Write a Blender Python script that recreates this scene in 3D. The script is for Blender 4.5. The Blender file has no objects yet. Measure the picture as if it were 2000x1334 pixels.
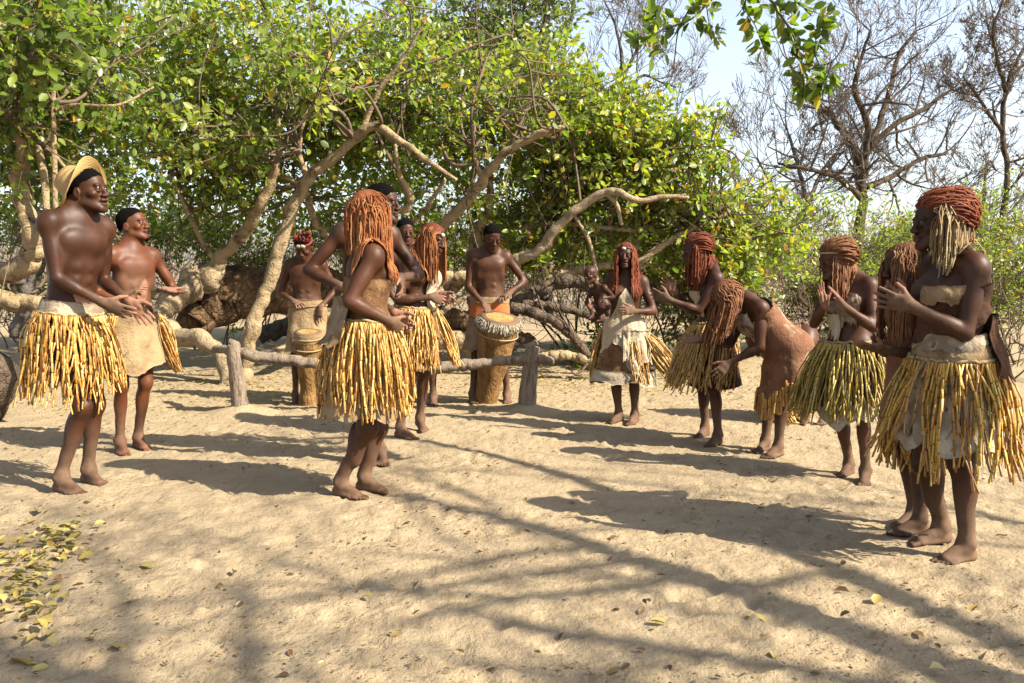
import bpy, math, random, time
import numpy as np
T0 = time.time()
random.seed(7)
RNG = np.random.default_rng(7)
sc = bpy.context.scene
COL = sc.collection

# ---------------------------------------------------------------- camera
CAM_H, PITCH, FPX = 1.28, math.radians(5.38), 1667.0
cam = bpy.data.cameras.new('camera')
cam.lens, cam.sensor_width, cam.clip_end = 30.0, 36.0, 2000
cam.clip_start = 0.05
camo = bpy.data.objects.new('camera', cam)
COL.objects.link(camo)
camo.location = (0, 0, CAM_H)
camo.rotation_euler = (math.radians(90) - PITCH, 0, 0)
sc.camera = camo
# ---------------------------------------------------------------- daylight
SUN_EL = math.radians(40.0)
SUN_DIR = np.array([0.91 * math.cos(SUN_EL), -0.41 * math.cos(SUN_EL), math.sin(SUN_EL)])
SUN_DIR /= np.linalg.norm(SUN_DIR)
world = bpy.data.worlds.new('World')
sc.world = world
world.use_nodes = True
wn = world.node_tree.nodes
sky = wn.new('ShaderNodeTexSky')
sky.sky_type = 'NISHITA'
sky.sun_disc = False
sky.sun_elevation = SUN_EL
sky.sun_rotation = math.atan2(SUN_DIR[0], SUN_DIR[1])
sky.dust_density = 1.6
sky.air_density = 1.0
sky.ozone_density = 2.0
wn['Background'].inputs['Strength'].default_value = 0.082
haze_sat = wn.new('ShaderNodeHueSaturation')          # a hazy dry-season sky, paler all over
haze_sat.inputs['Saturation'].default_value = .62
haze_sat.inputs['Value'].default_value = 1.15
world.node_tree.links.new(sky.outputs[0], haze_sat.inputs['Color'])
world.node_tree.links.new(haze_sat.outputs[0], wn['Background'].inputs['Color'])
sun = bpy.data.lights.new('sun', 'SUN')
sun.energy = 5.0
sun.angle = math.radians(0.53)
sun.color = (1.0, 0.905, 0.735)
suno = bpy.data.objects.new('sun', sun)
COL.objects.link(suno)
from mathutils import Vector, Matrix
suno.rotation_euler = Vector(SUN_DIR).to_track_quat('Z', 'Y').to_euler()
suno.location = (8, -4, 10)
sc.view_settings.view_transform = 'Standard'
sc.view_settings.look = 'None'
sc.view_settings.gamma = 1
sc.view_settings.use_curve_mapping = False
sc.view_settings.exposure = 1.68
sc.cycles.max_bounces = 6
sc.cycles.transparent_max_bounces = 4

# ---------------------------------------------------------------- helpers
V = lambda *a: np.array(a, float)
def nrm(v):
    v = np.asarray(v, float)
    return v / (np.linalg.norm(v, axis=-1, keepdims=True) + 1e-12)
def ray(px, py):
    f = V(0, math.cos(PITCH), -math.sin(PITCH)); u = V(0, math.sin(PITCH), math.cos(PITCH))
    return f + V(1, 0, 0) * (px - 1000) / FPX + u * (667 - py) / FPX
def P(px, py, d):
    r = ray(px, py)
    return V(0, 0, CAM_H) + r * (d / r[1])
def hash2(ix, iy, seed):
    h = (ix.astype(np.int64) * 374761393 + iy.astype(np.int64) * 668265263 + seed * 974711) & 0xffffffff
    h = ((h ^ (h >> 13)) * 1274126177) & 0xffffffff
    h = h ^ (h >> 16)
    return (h & 0xffff) / 65535.0
def vnoise(x, y, seed=0):
    ix, iy = np.floor(x), np.floor(y)
    fx, fy = x - ix, y - iy
    fx = fx * fx * fx * (fx * (fx * 6 - 15) + 10); fy = fy * fy * fy * (fy * (fy * 6 - 15) + 10)
    a = hash2(ix, iy, seed); b = hash2(ix + 1, iy, seed); c = hash2(ix, iy + 1, seed); d = hash2(ix + 1, iy + 1, seed)
    return (a * (1 - fx) + b * fx) * (1 - fy) + (c * (1 - fx) + d * fx) * fy - 0.5
def rot2(x, y, a):
    return x * math.cos(a) - y * math.sin(a), x * math.sin(a) + y * math.cos(a)
def gh(x, y):
    """height of the sandy ground"""
    x = np.asarray(x, float); y = np.asarray(y, float)
    h = 0
    for k, (s, a, r) in enumerate(((0.35, .05, .4), (1.1, .022, 1.1), (2.9, .011, .7), (6.1, .006, 1.9))):
        u, v = rot2(x, y, r)
        h = h + a * vnoise(u * s + 13 * k, v * s, k)
    return h
def G(px, py):
    """ground point under a pixel of the photograph"""
    r = ray(px, py)
    p = None; z = 0.0
    for _ in range(6):
        t = (CAM_H - z) / -r[2]
        p = V(0, 0, CAM_H) + r * t
        z = float(gh(p[0], p[1]))
    p[2] = z
    return p

ORG = {}
def link(o, origin, parent=None):
    COL.objects.link(o)
    origin = np.asarray(origin, float)
    if parent is not None:
        o.parent = parent
        o.location = Vector(origin - ORG[parent.name])
    else:
        o.location = Vector(origin)
    ORG[o.name] = origin
    return o
def tag(o, label=None, cat=None, group=None, kind=None):
    for k, v in (('label', label), ('category', cat), ('group', group), ('kind', kind)):
        if v: o[k] = v
    return o
def mesh(name, verts, faces, mats=None, smooth=True, mi=None, attrs=None):
    verts = np.asarray(verts, np.float32)
    if isinstance(faces, np.ndarray): faces = [faces]
    faces = [np.asarray(f, np.int32) for f in faces if len(f)]
    me = bpy.data.meshes.new(name)
    me.vertices.add(len(verts))
    me.vertices.foreach_set('co', verts.ravel())
    nl = sum(f.size for f in faces); nf = sum(len(f) for f in faces)
    me.loops.add(nl); me.polygons.add(nf)
    me.loops.foreach_set('vertex_index', np.concatenate([f.ravel() for f in faces]))
    tot = np.concatenate([np.full(len(f), f.shape[1], np.int32) for f in faces])
    st = np.concatenate([[0], np.cumsum(tot)[:-1]]).astype(np.int32)
    me.polygons.foreach_set('loop_start', st)
    me.polygons.foreach_set('use_smooth', np.full(nf, bool(smooth)))
    if mats is not None:
        for m in (mats if isinstance(mats, (list, tuple)) else [mats]): me.materials.append(m)
    if mi is not None: me.polygons.foreach_set('material_index', np.asarray(mi, np.int32))
    for k, (dom, arr) in (attrs or {}).items():
        a = me.attributes.new(k, 'FLOAT', dom)
        a.data.foreach_set('value', np.asarray(arr, np.float32))
    me.update(calc_edges=True)
    me.validate()
    return me
def mk(name, verts, faces, mats, parent=None, origin=None, **kw):
    """a mesh object built from world-space points, its origin at `origin`"""
    verts = np.asarray(verts, float)
    if origin is None: origin = V(*verts.mean(0)[:2], verts[:, 2].min())
    me = mesh(name, verts - origin, faces, mats, **kw)
    return link(bpy.data.objects.new(name, me), origin, parent)
def empty(name, origin):
    return link(bpy.data.objects.new(name, None), origin)
def spline(pts, n):
    """Catmull-Rom through rows of pts (any number of columns)"""
    p = np.asarray(pts, float)
    p = np.vstack([2 * p[0] - p[1], p, 2 * p[-1] - p[-2]])
    m = len(p) - 3
    t = np.linspace(0, m - 1e-9, n)
    i = t.astype(int); f = (t - i)[:, None]
    a, b, c, d = p[i], p[i + 1], p[i + 2], p[i + 3]
    return 0.5 * (2 * b + (c - a) * f + (2 * a - 5 * b + 4 * c - d) * f ** 2 + (3 * b - a - 3 * c + d) * f ** 3)
def tube(pts, rad, sides=8, cap=True, gnarl=0.0, seed=0):
    pts = np.asarray(pts, float); n = len(pts)
    rad = np.broadcast_to(np.asarray(rad, float), (n,))
    tan = nrm(np.gradient(pts, axis=0))
    ref = V(0, 0, 1) if abs(tan[0][2]) < .8 else V(1, 0, 0)
    u = nrm(np.cross(tan[0], ref)); U = [u]
    for i in range(1, n):
        u = u - tan[i] * (u @ tan[i]); u = nrm(u); U.append(u)
    U = np.array(U); W = np.cross(tan, U)
    a = np.arange(sides) * 2 * math.pi / sides
    rr = np.repeat(rad[:, None], sides, 1)
    if gnarl:
        ii, jj = np.meshgrid(np.arange(n), np.arange(sides), indexing='ij')
        L = np.concatenate([[0], np.cumsum(np.linalg.norm(np.diff(pts, axis=0), axis=1))])
        k = 2.2 / max(rad.max(), .01)
        g = sum(vnoise(L[ii] * k * s + 31 * seed, np.cos(a)[jj] * 1.3 * s + 5, seed) + vnoise(L[ii] * k * s, np.sin(a)[jj] * 1.3 * s + 9, seed + 3) for s in (.35, 1.0))
        rr = rr * (1 + gnarl * g)
    v = pts[:, None] + rr[..., None] * (np.cos(a)[None, :, None] * U[:, None] + np.sin(a)[None, :, None] * W[:, None])
    v = v.reshape(-1, 3)
    i = np.arange(n - 1)[:, None] * sides; j = np.arange(sides)[None]; k = (j + 1) % sides
    f = np.stack([i + j, i + k, i + sides + k, i + sides + j], -1).reshape(-1, 4)
    fs = [f]
    if cap:
        v = np.vstack([v, pts[0], pts[-1]])
        c0, c1 = len(v) - 2, len(v) - 1
        jj = np.arange(sides); kk = (jj + 1) % sides
        fs.append(np.vstack([np.stack([kk, jj, np.full(sides, c0)], 1), np.stack([(n - 1) * sides + jj, (n - 1) * sides + kk, np.full(sides, c1)], 1)]))
    return v, fs
class Bag:
    """collects shapes into one mesh"""
    def __init__(s): s.v = []; s.f = {3: [], 4: []}; s.n = 0; s.t = {3: [], 4: []}; s.m = {3: [], 4: []}
    def add(s, v, fs, tint=0.5, mi=0):
        if isinstance(fs, np.ndarray): fs = [fs]
        s.v.append(np.asarray(v, float))
        for f in fs:
            if not len(f): continue
            f = np.asarray(f); k = f.shape[1]
            s.f[k].append(f + s.n)
            s.t[k].append(np.broadcast_to(np.asarray(tint, float), (len(f),)))
            s.m[k].append(np.broadcast_to(np.asarray(mi, int), (len(f),)))
        s.n += len(v)
    def mk(s, name, mats, parent=None, origin=None, smooth=True):
        ks = [k for k in (4, 3) if s.f[k]]
        t = np.concatenate([np.concatenate(s.t[k]) for k in ks]); m = np.concatenate([np.concatenate(s.m[k]) for k in ks])
        return mk(name, np.vstack(s.v), [np.vstack(s.f[k]) for k in ks], mats, parent, origin, smooth=smooth, mi=m, attrs={'tint': ('FACE', t)})

# ---------------------------------------------------------------- materials
class NT:
    def __init__(s, name):
        s.m = bpy.data.materials.new(name); s.m.use_nodes = True
        s.n = s.m.node_tree.nodes; s.l = s.m.node_tree.links
        s.b = s.n['Principled BSDF']
    def node(s, t, **kw):
        x = s.n.new('ShaderNode' + t)
        for k, v in kw.items():
            if k in x.inputs: x.inputs[k].default_value = v
            else: setattr(x, k, v)
        return x
    def link(s, a, b): s.l.new(a, b)
    def coord(s, scale=1.0, kind='Object', stretch=(1, 1, 1)):
        t = s.node('TexCoord'); mp = s.node('Mapping')
        mp.inputs['Scale'].default_value = [scale * q for q in stretch]
        s.link(t.outputs[kind], mp.inputs[0]); return mp.outputs[0]
    def noise(s, vec, scale, detail=4, rough=.6):
        x = s.node('TexNoise'); x.inputs['Scale'].default_value = scale
        x.inputs['Detail'].default_value = detail; x.inputs['Roughness'].default_value = rough
        s.link(vec, x.inputs['Vector']); return x.outputs['Fac']
    def ramp(s, fac, stops, interp='LINEAR'):
        r = s.node('ValToRGB'); e = r.color_ramp; e.interpolation = interp
        while len(e.elements) < len(stops): e.elements.new(0.5)
        for q, (p, c) in zip(e.elements, stops):
            q.position = p; q.color = (*c, 1) if len(c) == 3 else c
        s.link(fac, r.inputs[0]); return r.outputs[0]
    def mix(s, fac, a, b, mode='MIX'):
        x = s.node('Mix', data_type='RGBA', blend_type=mode)
        for sock, v in ((0, fac), (6, a), (7, b)):
            if hasattr(v, 'links') or hasattr(v, 'node'): s.link(v, x.inputs[sock])
            elif sock == 0: x.inputs[0].default_value = v
            else: x.inputs[sock].default_value = (*v, 1)
        return x.outputs[2]
    def attr(s, name):
        a = s.node('Attribute', attribute_name=name); return a.outputs['Fac']
    def math(s, op, a, b=0.0):
        x = s.node('Math', operation=op)
        for i, v in enumerate((a, b)):
            if hasattr(v, 'node'): s.link(v, x.inputs[i])
            else: x.inputs[i].default_value = v
        return x.outputs[0]
    def bump(s, h, strength=.3, dist=.01):
        b = s.node('Bump'); b.inputs['Strength'].default_value = strength; b.inputs['Distance'].default_value = dist
        s.link(h, b.inputs['Height']); s.link(b.outputs[0], s.b.inputs['Normal'])
    def out(s, col, rough=.8, spec=.3):
        if hasattr(col, 'node'): s.link(col, s.b.inputs['Base Color'])
        else: s.b.inputs['Base Color'].default_value = (*col, 1)
        if hasattr(rough, 'node'): s.link(rough, s.b.inputs['Roughness'])
        else: s.b.inputs['Roughness'].default_value = rough
        s.b.inputs['Specular IOR Level'].default_value = spec
        return s.m

KA = .64                      # the camera is exposed for the shade, so base colours stay low
K_ = lambda c, k=KA: tuple(q * k for q in c)
KS = lambda s, k=KA: [(p, K_(c, k)) for p, c in s]
def m_sand():
    t = NT('sand'); c = t.coord(1)
    big = t.noise(c, .8, 3); mid = t.noise(c, 5, 5); fine = t.noise(c, 60, 4, .7); grain = t.noise(c, 420, 2)
    col = t.ramp(mid, [(.25, (.200, .148, .086)), (.5, (.256, .198, .121)), (.75, (.295, .234, .145))])
    col = t.mix(t.math('MULTIPLY', big, .35), col, (.225, .162, .102))
    sp = t.ramp(fine, [(.60, (0, 0, 0)), (.70, (1, 1, 1))])
    col = t.mix(t.math('MULTIPLY', sp, .30), col, (.17, .12, .075))
    col = t.mix(t.math('MULTIPLY', grain, .22), col, (.40, .33, .24))
    h = t.math('ADD', t.math('MULTIPLY', fine, .6), t.math('ADD', t.math('MULTIPLY', t.noise(c, 22, 4), 1.5), t.math('MULTIPLY', grain, .15)))
    t.bump(h, .85, .016)
    return t.out(col, .95, .1)
def m_skin(name, base, deep, dusty=(.215, .135, .085)):
    base, deep, dusty = K_(base, .66), K_(deep, .50), K_(dusty, .7)
    t = NT(name); c = t.coord(1)
    n = t.noise(c, 7, 4); n2 = t.noise(c, 60, 3)
    col = t.ramp(n, [(.3, deep), (.7, base)])
    col = t.mix(t.math('MULTIPLY', n2, .25), col, tuple(q * 1.5 for q in base))
    d = t.math('MULTIPLY', t.attr('dust'), t.math('ADD', .10, t.math('MULTIPLY', t.noise(c, 25, 4), 1.0)))
    smudge = t.ramp(t.noise(c, 5.5, 5, .65), [(.52, (0, 0, 0)), (.72, (1, 1, 1))])
    d = t.math('MAXIMUM', d, t.math('MULTIPLY', smudge, .13))
    col = t.mix(d, col, dusty)
    col = t.mix(t.attr('pale'), col, (.20, .10, .065))
    col = t.mix(t.attr('lip'), col, (.062, .023, .019))
    col = t.mix(t.math('MULTIPLY', t.attr('brow'), .85), col, (.006, .005, .004))
    t.bump(t.math('ADD', t.noise(c, 240, 3), t.math('MULTIPLY', t.noise(c, 45, 4), 1.2)), .13, .004)
    r = t.math('ADD', t.math('ADD', .42, t.math('MULTIPLY', t.noise(c, 35, 4), .16)), t.math('MULTIPLY', t.attr('dust'), .35))
    return t.out(col, r, .22)
def m_leaf(name, stops, trans=.48):
    t = NT(name)
    tint = t.attr('tint')
    col = t.ramp(tint, stops)
    geo = t.node('NewGeometry'); 
    pale = t.mix(.45, col, (.16, .19, .10))
    col2 = t.mix(geo.outputs['Backfacing'], col, pale)
    t.out(col2, .38, .45)
    tr = t.node('BsdfTranslucent')
    tc = t.mix(1.0, col, (1.65, 1.85, .5), 'MULTIPLY')
    t.link(tc, tr.inputs['Color'])
    mx = t.node('MixShader'); mx.inputs[0].default_value = trans
    t.link(t.b.outputs[0], mx.inputs[1]); t.link(tr.outputs[0], mx.inputs[2])
    t.link(mx.outputs[0], t.n['Material Output'].inputs['Surface'])
    return t.m
def m_bark(name, light, dark, scale=14, spots=.56, stretch=(1, 1, 1), cr=.08):
    light, dark = K_(light, .7), K_(dark, .7)
    t = NT(name); c = t.coord(1, stretch=stretch)
    n = t.noise(c, scale, 6, .65); big = t.noise(c, scale * .28, 4)
    col = t.ramp(n, [(.32, dark), (.5, light), (.75, tuple(min(1, q * 1.25) for q in light))])
    pt = t.ramp(big, [(spots, (0, 0, 0)), (spots + .08, (1, 1, 1))])
    col = t.mix(t.math('MULTIPLY', pt, .8), col, dark)
    vo = t.node('TexVoronoi', feature='DISTANCE_TO_EDGE'); vo.inputs['Scale'].default_value = scale * 2.2; t.link(c, vo.inputs['Vector'])
    crack = t.ramp(vo.outputs['Distance'], [(.0, (0, 0, 0)), (.14, (1, 1, 1))])
    col = t.mix(t.math('MULTIPLY', t.math('SUBTRACT', 1.0, crack), cr), col, dark)
    t.bump(t.math('ADD', t.math('ADD', n, t.noise(c, scale * 5, 4)), t.math('MULTIPLY', crack, cr)), .9, .022)
    return t.out(col, .9, .15)
def m_reed(name, stops, dark=False):
    stops = KS(stops, .70)
    t = NT(name); c = t.coord(1)
    col = t.ramp(t.attr('tint'), stops)
    n = t.noise(c, 70, 3)
    col = t.mix(t.math('MULTIPLY', t.ramp(n, [(.5, (0, 0, 0)), (.75, (1, 1, 1))]), .45), col, (.17, .075, .02))
    return t.out(col, .42, .45)
def m_braid(name, stops):
    stops = KS(stops, .62)
    t = NT(name); c = t.coord(1)
    col = t.ramp(t.attr('tint'), stops)
    n = t.noise(c, 160, 3)
    col = t.mix(t.math('MULTIPLY', n, .5), col, tuple(q * .45 for q in stops[0][1]))
    t.bump(n, .8, .006)
    return t.out(col, .75, .25)
def m_hide(name, a, b, c3, scale=6, lo=.45, hi=.55):
    a, b, c3 = K_(a), K_(b), K_(c3)
    t = NT(name); c = t.coord(1)
    n = t.noise(c, scale, 5, .6); f = t.noise(c, 90, 4, .7)
    col = t.ramp(n, [(lo, a), (hi, b)])
    col = t.mix(t.ramp(t.noise(c, scale * 2.3, 4), [(.58, (0, 0, 0)), (.66, (1, 1, 1))]), col, c3)
    col = t.mix(t.math('MULTIPLY', f, .35), col, tuple(q * .6 for q in a))
    t.bump(t.math('ADD', f, t.math('MULTIPLY', t.noise(c, 24, 4), 2)), .6, .012)
    return t.out(col, .9, .15)
def m_plain(name, col, rough=.8, spec=.3, var=.25, scale=30, bump=.3):
    col = K_(col)
    t = NT(name); c = t.coord(1); n = t.noise(c, scale, 4)
    cc = t.mix(n, tuple(q * (1 - var) for q in col), tuple(min(1, q * (1 + var)) for q in col))
    if bump: t.bump(n, bump, .008)
    return t.out(cc, rough, spec)

M = {}
M['sand'] = m_sand()
M['skin'] = m_skin('dark_skin', (.098, .036, .0150), (.045, .0160, .0078))
M['skin_red'] = m_skin('ochre_skin', (.150, .046, .017), (.085, .027, .011))
M['skin_deep'] = m_skin('deep_skin', (.074, .0265, .0118), (.032, .0118, .0064))
M['hair_black'] = m_plain('black_hair', (.006, .005, .0045), 1.0, .05, .4, 300, .9)
M['eye'] = m_plain('eye_white', (.42, .35, .29), .3, .5, .05, 10, 0)
M['iris'] = m_plain('iris', (.012, .007, .005), .2, .6, .1, 10, 0)
M['teeth'] = m_plain('teeth', (.62, .58, .5), .35, .5, .05, 10, 0)
GREEN = [(0, (.026, .050, .010)), (.25, (.075, .115, .014)), (.55, (.132, .186, .028)), (.80, (.215, .255, .046)), (.91, (.32, .25, .03)), (1, (.40, .16, .03))]
M['leaf'] = m_leaf('leaf', GREEN)
M['leaf_fresh'] = m_leaf('fresh_leaf', [(0, (.06, .10, .015)), (.4, (.13, .18, .025)), (.75, (.22, .25, .035)), (.93, (.34, .27, .04)), (1, (.36, .15, .03))])
M['leaf_grey'] = m_leaf('grey_leaf', [(0, (.035, .055, .018)), (.5, (.085, .115, .035)), (1, (.15, .17, .06))])
M['leaf_dry'] = m_leaf('dry_leaf', KS([(0, (.07, .045, .025)), (.25, (.20, .11, .04)), (.5, (.34, .22, .06)), (.75, (.42, .33, .085)), (1, (.44, .39, .15))], .70), .12)
M['bark'] = m_bark('pale_bark', (.37, .275, .16), (.085, .06, .035), 9, .60)
M['bark_pale'] = m_bark('white_bark', (.38, .29, .185), (.15, .11, .07), 12, .62)
M['bark_dark'] = m_bark('dark_bark', (.13, .095, .065), (.035, .026, .020), 8, .56, cr=.4)
M['bark_fallen'] = m_bark('fallen_bark', (.17, .105, .055), (.030, .020, .014), 5, .52, cr=.5)
M['bark_grey'] = m_bark('grey_bark', (.16, .135, .115), (.05, .042, .036), 12, .6)
M['twig'] = m_plain('twig', (.17, .125, .085), .9, .1, .4, 6, 0)
M['twig_grey'] = m_plain('grey_twig', (.27, .225, .185), .9, .1, .4, 6, 0)
M['post'] = m_bark('weathered_wood', (.33, .26, .195), (.12, .085, .06), 10, .63, (3, 3, .5))
M['reed'] = m_reed('reed', [(0, (.33, .145, .028)), (.5, (.56, .292, .055)), (1, (.68, .45, .145))])
M['reed_joint'] = m_plain('reed_joint', (.30, .13, .03), .8, .2, .3, 60, 0)
M['reed_green'] = m_reed('green_reed', [(0, (.20, .12, .03)), (.4, (.36, .26, .045)), (.75, (.50, .38, .07)), (1, (.60, .48, .16))])
M['reed_dry'] = m_reed('dry_reed', [(0, (.30, .15, .035)), (.5, (.50, .30, .08)), (1, (.62, .43, .16))])
M['reed_mixed'] = m_reed('mixed_reed', [(0, (.24, .13, .07)), (.35, (.48, .24, .042)), (.7, (.60, .36, .06)), (1, (.52, .41, .10))])
M['braid'] = m_braid('ochre_braid', [(0, (.26, .075, .022)), (.5, (.44, .145, .042)), (1, (.58, .27, .10))])
M['braid_red'] = m_braid('red_braid', [(0, (.15, .032, .014)), (.5, (.25, .058, .022)), (1, (.34, .095, .035))])
M['braid_brown'] = m_braid('brown_braid', [(0, (.17, .060, .025)), (.5, (.30, .115, .045)), (1, (.42, .22, .10))])
M['braid_blond'] = m_braid('fibre_braid', [(0, (.32, .20, .09)), (.5, (.50, .36, .18)), (1, (.62, .50, .30))])
M['hide_brown'] = m_hide('brown_hide', (.19, .095, .045), (.28, .16, .075), (.12, .055, .028), 9)
M['hide_patch'] = m_hide('patched_hide', (.36, .27, .17), (.24, .145, .075), (.52, .44, .33), 7)
M['hide_white'] = m_hide('white_hide', (.66, .57, .42), (.58, .46, .30), (.33, .22, .12), 5, .4, .6)
M['hide_tan'] = m_hide('tan_hide', (.42, .30, .165), (.33, .225, .12), (.24, .15, .08), 6)
M['hide_red'] = m_hide('red_leather', (.30, .150, .088), (.19, .088, .048), (.42, .30, .20), 6, .38, .62)
M['hide_dark'] = m_hide('dark_leather', (.11, .052, .03), (.075, .036, .022), (.16, .08, .045), 8)
M['fur'] = m_hide('pale_fur', (.62, .54, .40), (.50, .40, .27), (.36, .25, .15), 14)
M['fur_grey'] = m_hide('grey_fur', (.32, .24, .16), (.55, .46, .34), (.14, .09, .06), 9)
M['cloth_orange'] = m_plain('orange_cloth', (.52, .155, .05), .85, .2, .25, 14, .3)
M['straw'] = m_plain('straw', (.46, .30, .11), .7, .3, .25, 60, .4)
M['cord'] = m_plain('fibre_cord', (.42, .32, .17), .9, .1, .3, 40, .3)
M['shell'] = m_plain('shell', (.66, .58, .44), .35, .5, .15, 40, 0)
M['bead'] = m_plain('dark_bead', (.02, .017, .016), .5, .4, .2, 40, 0)
M['feather_red'] = m_plain('red_feather', (.20, .030, .016), .8, .3, .5, 60, .3)
M['drum_wood'] = m_bark('drum_wood', (.30, .17, .065), (.115, .060, .025), 7, .62, (1.6, 1.6, .6))
M['drum_skin'] = m_hide('drum_skin', (.46, .30, .10), (.34, .19, .065), (.50, .36, .13), 14)
M['drum_skin_dark'] = m_plain('drum_skin_edge', (.16, .10, .06), .7, .3, .3, 30, .2)
# ================================================================ the ground
def build_ground():
    def axis(core, step, far, grow=1.15):
        a = list(np.arange(core[0], core[1], step)); s = step
        while a[-1] < far[1]: s *= grow; a.append(a[-1] + s)
        s = step
        while a[0] > far[0]: s *= grow; a.insert(0, a[0] - s)
        return np.array(a)
    xs = axis((-3.6, 3.6), .030, (-500, 500))
    ys = [1.3]; s = .014
    while ys[-1] < 11: ys.append(ys[-1] + s); s = .017 + .006 * max(0, ys[-1] - 2.0)
    while ys[-1] < 900: s *= 1.13; ys.append(ys[-1] + s)
    s = .03
    while ys[0] > -300: s *= 1.16; ys.insert(0, ys[0] - s)
    ys = np.array(ys)
    X, Y = np.meshgrid(xs, ys)
    Z = gh(X, Y)
    near = np.clip((13 - Y) / 5, 0, 1)
    Z += near * (.006 * vnoise(X * 13, Y * 13, 11) + .004 * vnoise(X * 27 + 3, Y * 27, 12))
    # foot-worn dents in the loose sand
    r = np.random.default_rng(5)
    for k in range(2600):
        cx, cy = r.uniform(-4.6, 4.8), 1.9 + 9 * r.random() ** 1.5
        a, w, l, d = r.uniform(0, 6.28), r.uniform(.025, .05), r.uniform(.05, .13), r.uniform(.004, .012)
        i0, i1 = np.searchsorted(xs, (cx - .3, cx + .3)); j0, j1 = np.searchsorted(ys, (cy - .3, cy + .3))
        if i1 <= i0 or j1 <= j0: continue
        u, v = rot2(X[j0:j1, i0:i1] - cx, Y[j0:j1, i0:i1] - cy, a)
        q = np.sqrt((u / l) ** 2 + (v / w) ** 2)
        Z[j0:j1, i0:i1] += d * (-np.exp(-q ** 4) + .75 * np.exp(-((q - 1.3) / .3) ** 2))
    for k in range(420):                                   # bare footprints: heel, ball and toes
        cx, cy = r.uniform(-4.4, 4.6), 1.8 + 6.5 * r.random() ** 1.4; a = r.uniform(0, 6.28); dd = r.uniform(.006, .013)
        i0, i1 = np.searchsorted(xs, (cx - .3, cx + .3)); j0, j1 = np.searchsorted(ys, (cy - .3, cy + .3))
        if i1 <= i0 or j1 <= j0: continue
        u, v = rot2(X[j0:j1, i0:i1] - cx, Y[j0:j1, i0:i1] - cy, a)
        q = np.minimum(np.hypot((u + .075) / .042, v / .034), np.minimum(np.hypot((u - .055) / .050, v / .044), np.hypot(u / .09, (v - .008) / .028) * 1.1))
        Z[j0:j1, i0:i1] += dd * (-1 / (1 + np.exp((q - 1) * 9)) + .65 * np.exp(-((q - 1.35) / .25) ** 2))
    n, m = X.shape
    v = np.stack([X.ravel(), Y.ravel(), Z.ravel()], 1)
    i = np.arange(n - 1)[:, None] * m + np.arange(m - 1)[None]
    f = np.stack([i, i + 1, i + m + 1, i + m], -1).reshape(-1, 4)
    o = mk('ground', v, f, M['sand'], origin=V(0, 0, 0))
    tag(o, 'pale trodden sand clearing dappled with branch shadows', None, None, 'structure')
    return o
GROUND = build_ground()

# ================================================================ leaves
LEAF_T = np.array([(0, 0, 0), (.28, .27, .05), (.68, .25, .045), (1, 0, -.06), (.68, -.25, .045), (.28, -.27, .05)])
LEAF_F = np.array([(0, 3, 2, 1), (0, 5, 4, 3)])
def leaf_frames(pos, dirs, size, rng, up=.75):
    n = len(pos)
    nz = nrm(rng.normal(size=(n, 3)) * .62 + up * (V(0, 0, .55) + .75 * SUN_DIR))
    x = nrm(dirs); y = nrm(np.cross(nz, x)); z = np.cross(x, y)
    return x * size[:, None], y * size[:, None], z * size[:, None]
def leaf_mesh_arrays(pos, x, y, z):
    v = pos[:, None] + LEAF_T[None, :, 0:1] * x[:, None] + LEAF_T[None, :, 1:2] * y[:, None] + LEAF_T[None, :, 2:3] * z[:, None]
    f = (np.arange(len(pos))[:, None, None] * 6 + LEAF_F[None]).reshape(-1, 4)
    return v.reshape(-1, 3), f
LEAF_LIB = {}
def leaf_variants(mat):
    if mat not in LEAF_LIB:
        LEAF_LIB[mat] = [mesh('leaf', LEAF_T * V(1, w, 1), LEAF_F, M[mat], True, None, {'tint': ('FACE', np.full(2, t))})
                         for t, w in zip((.08, .18, .28, .36, .44, .52, .58, .66, .74, .82, .90, .97), (1, .9, 1.1, .95, 1.05, 1, .85, 1.1, 1, .9, 1, 1.05))]
    return LEAF_LIB[mat]
def place_leaf(mat, p, x, y, z, tint, parent, name='leaf'):
    var = leaf_variants(mat)
    o = bpy.data.objects.new(name, var[int(np.argmin([abs(tint - t) for t in (.08, .18, .28, .36, .44, .52, .58, .66, .74, .82, .90, .97)]))])
    COL.objects.link(o)
    o.parent = parent
    b = ORG[parent.name] if parent is not None else V(0, 0, 0)
    mt = Matrix.Identity(4)
    for r in range(3):
        mt[r][0], mt[r][1], mt[r][2], mt[r][3] = x[r], y[r], z[r], p[r] - b[r]
    o.matrix_basis = mt
    return o
def in_blobs(blobs, k, rng):
    """random points in ellipsoids (px, py, depth, rx px, ry px, rz m, weight), fuller towards the skin"""
    w = np.array([b[3] * b[4] * b[6] for b in blobs], float)
    idx = rng.choice(len(blobs), k, p=w / w.sum())
    u = nrm(rng.normal(size=(k, 3))) * (rng.random(k) ** .42)[:, None]
    out = np.zeros((k, 3)); cen = np.zeros((k, 3))
    for bi, b in enumerate(blobs):
        s = idx == bi
        c = P(b[0], b[1], b[2]); m = b[2] / FPX
        out[s] = c + u[s] * V(b[3] * m, b[5], b[4] * m)
        cen[s] = c
    return out, cen
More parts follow.
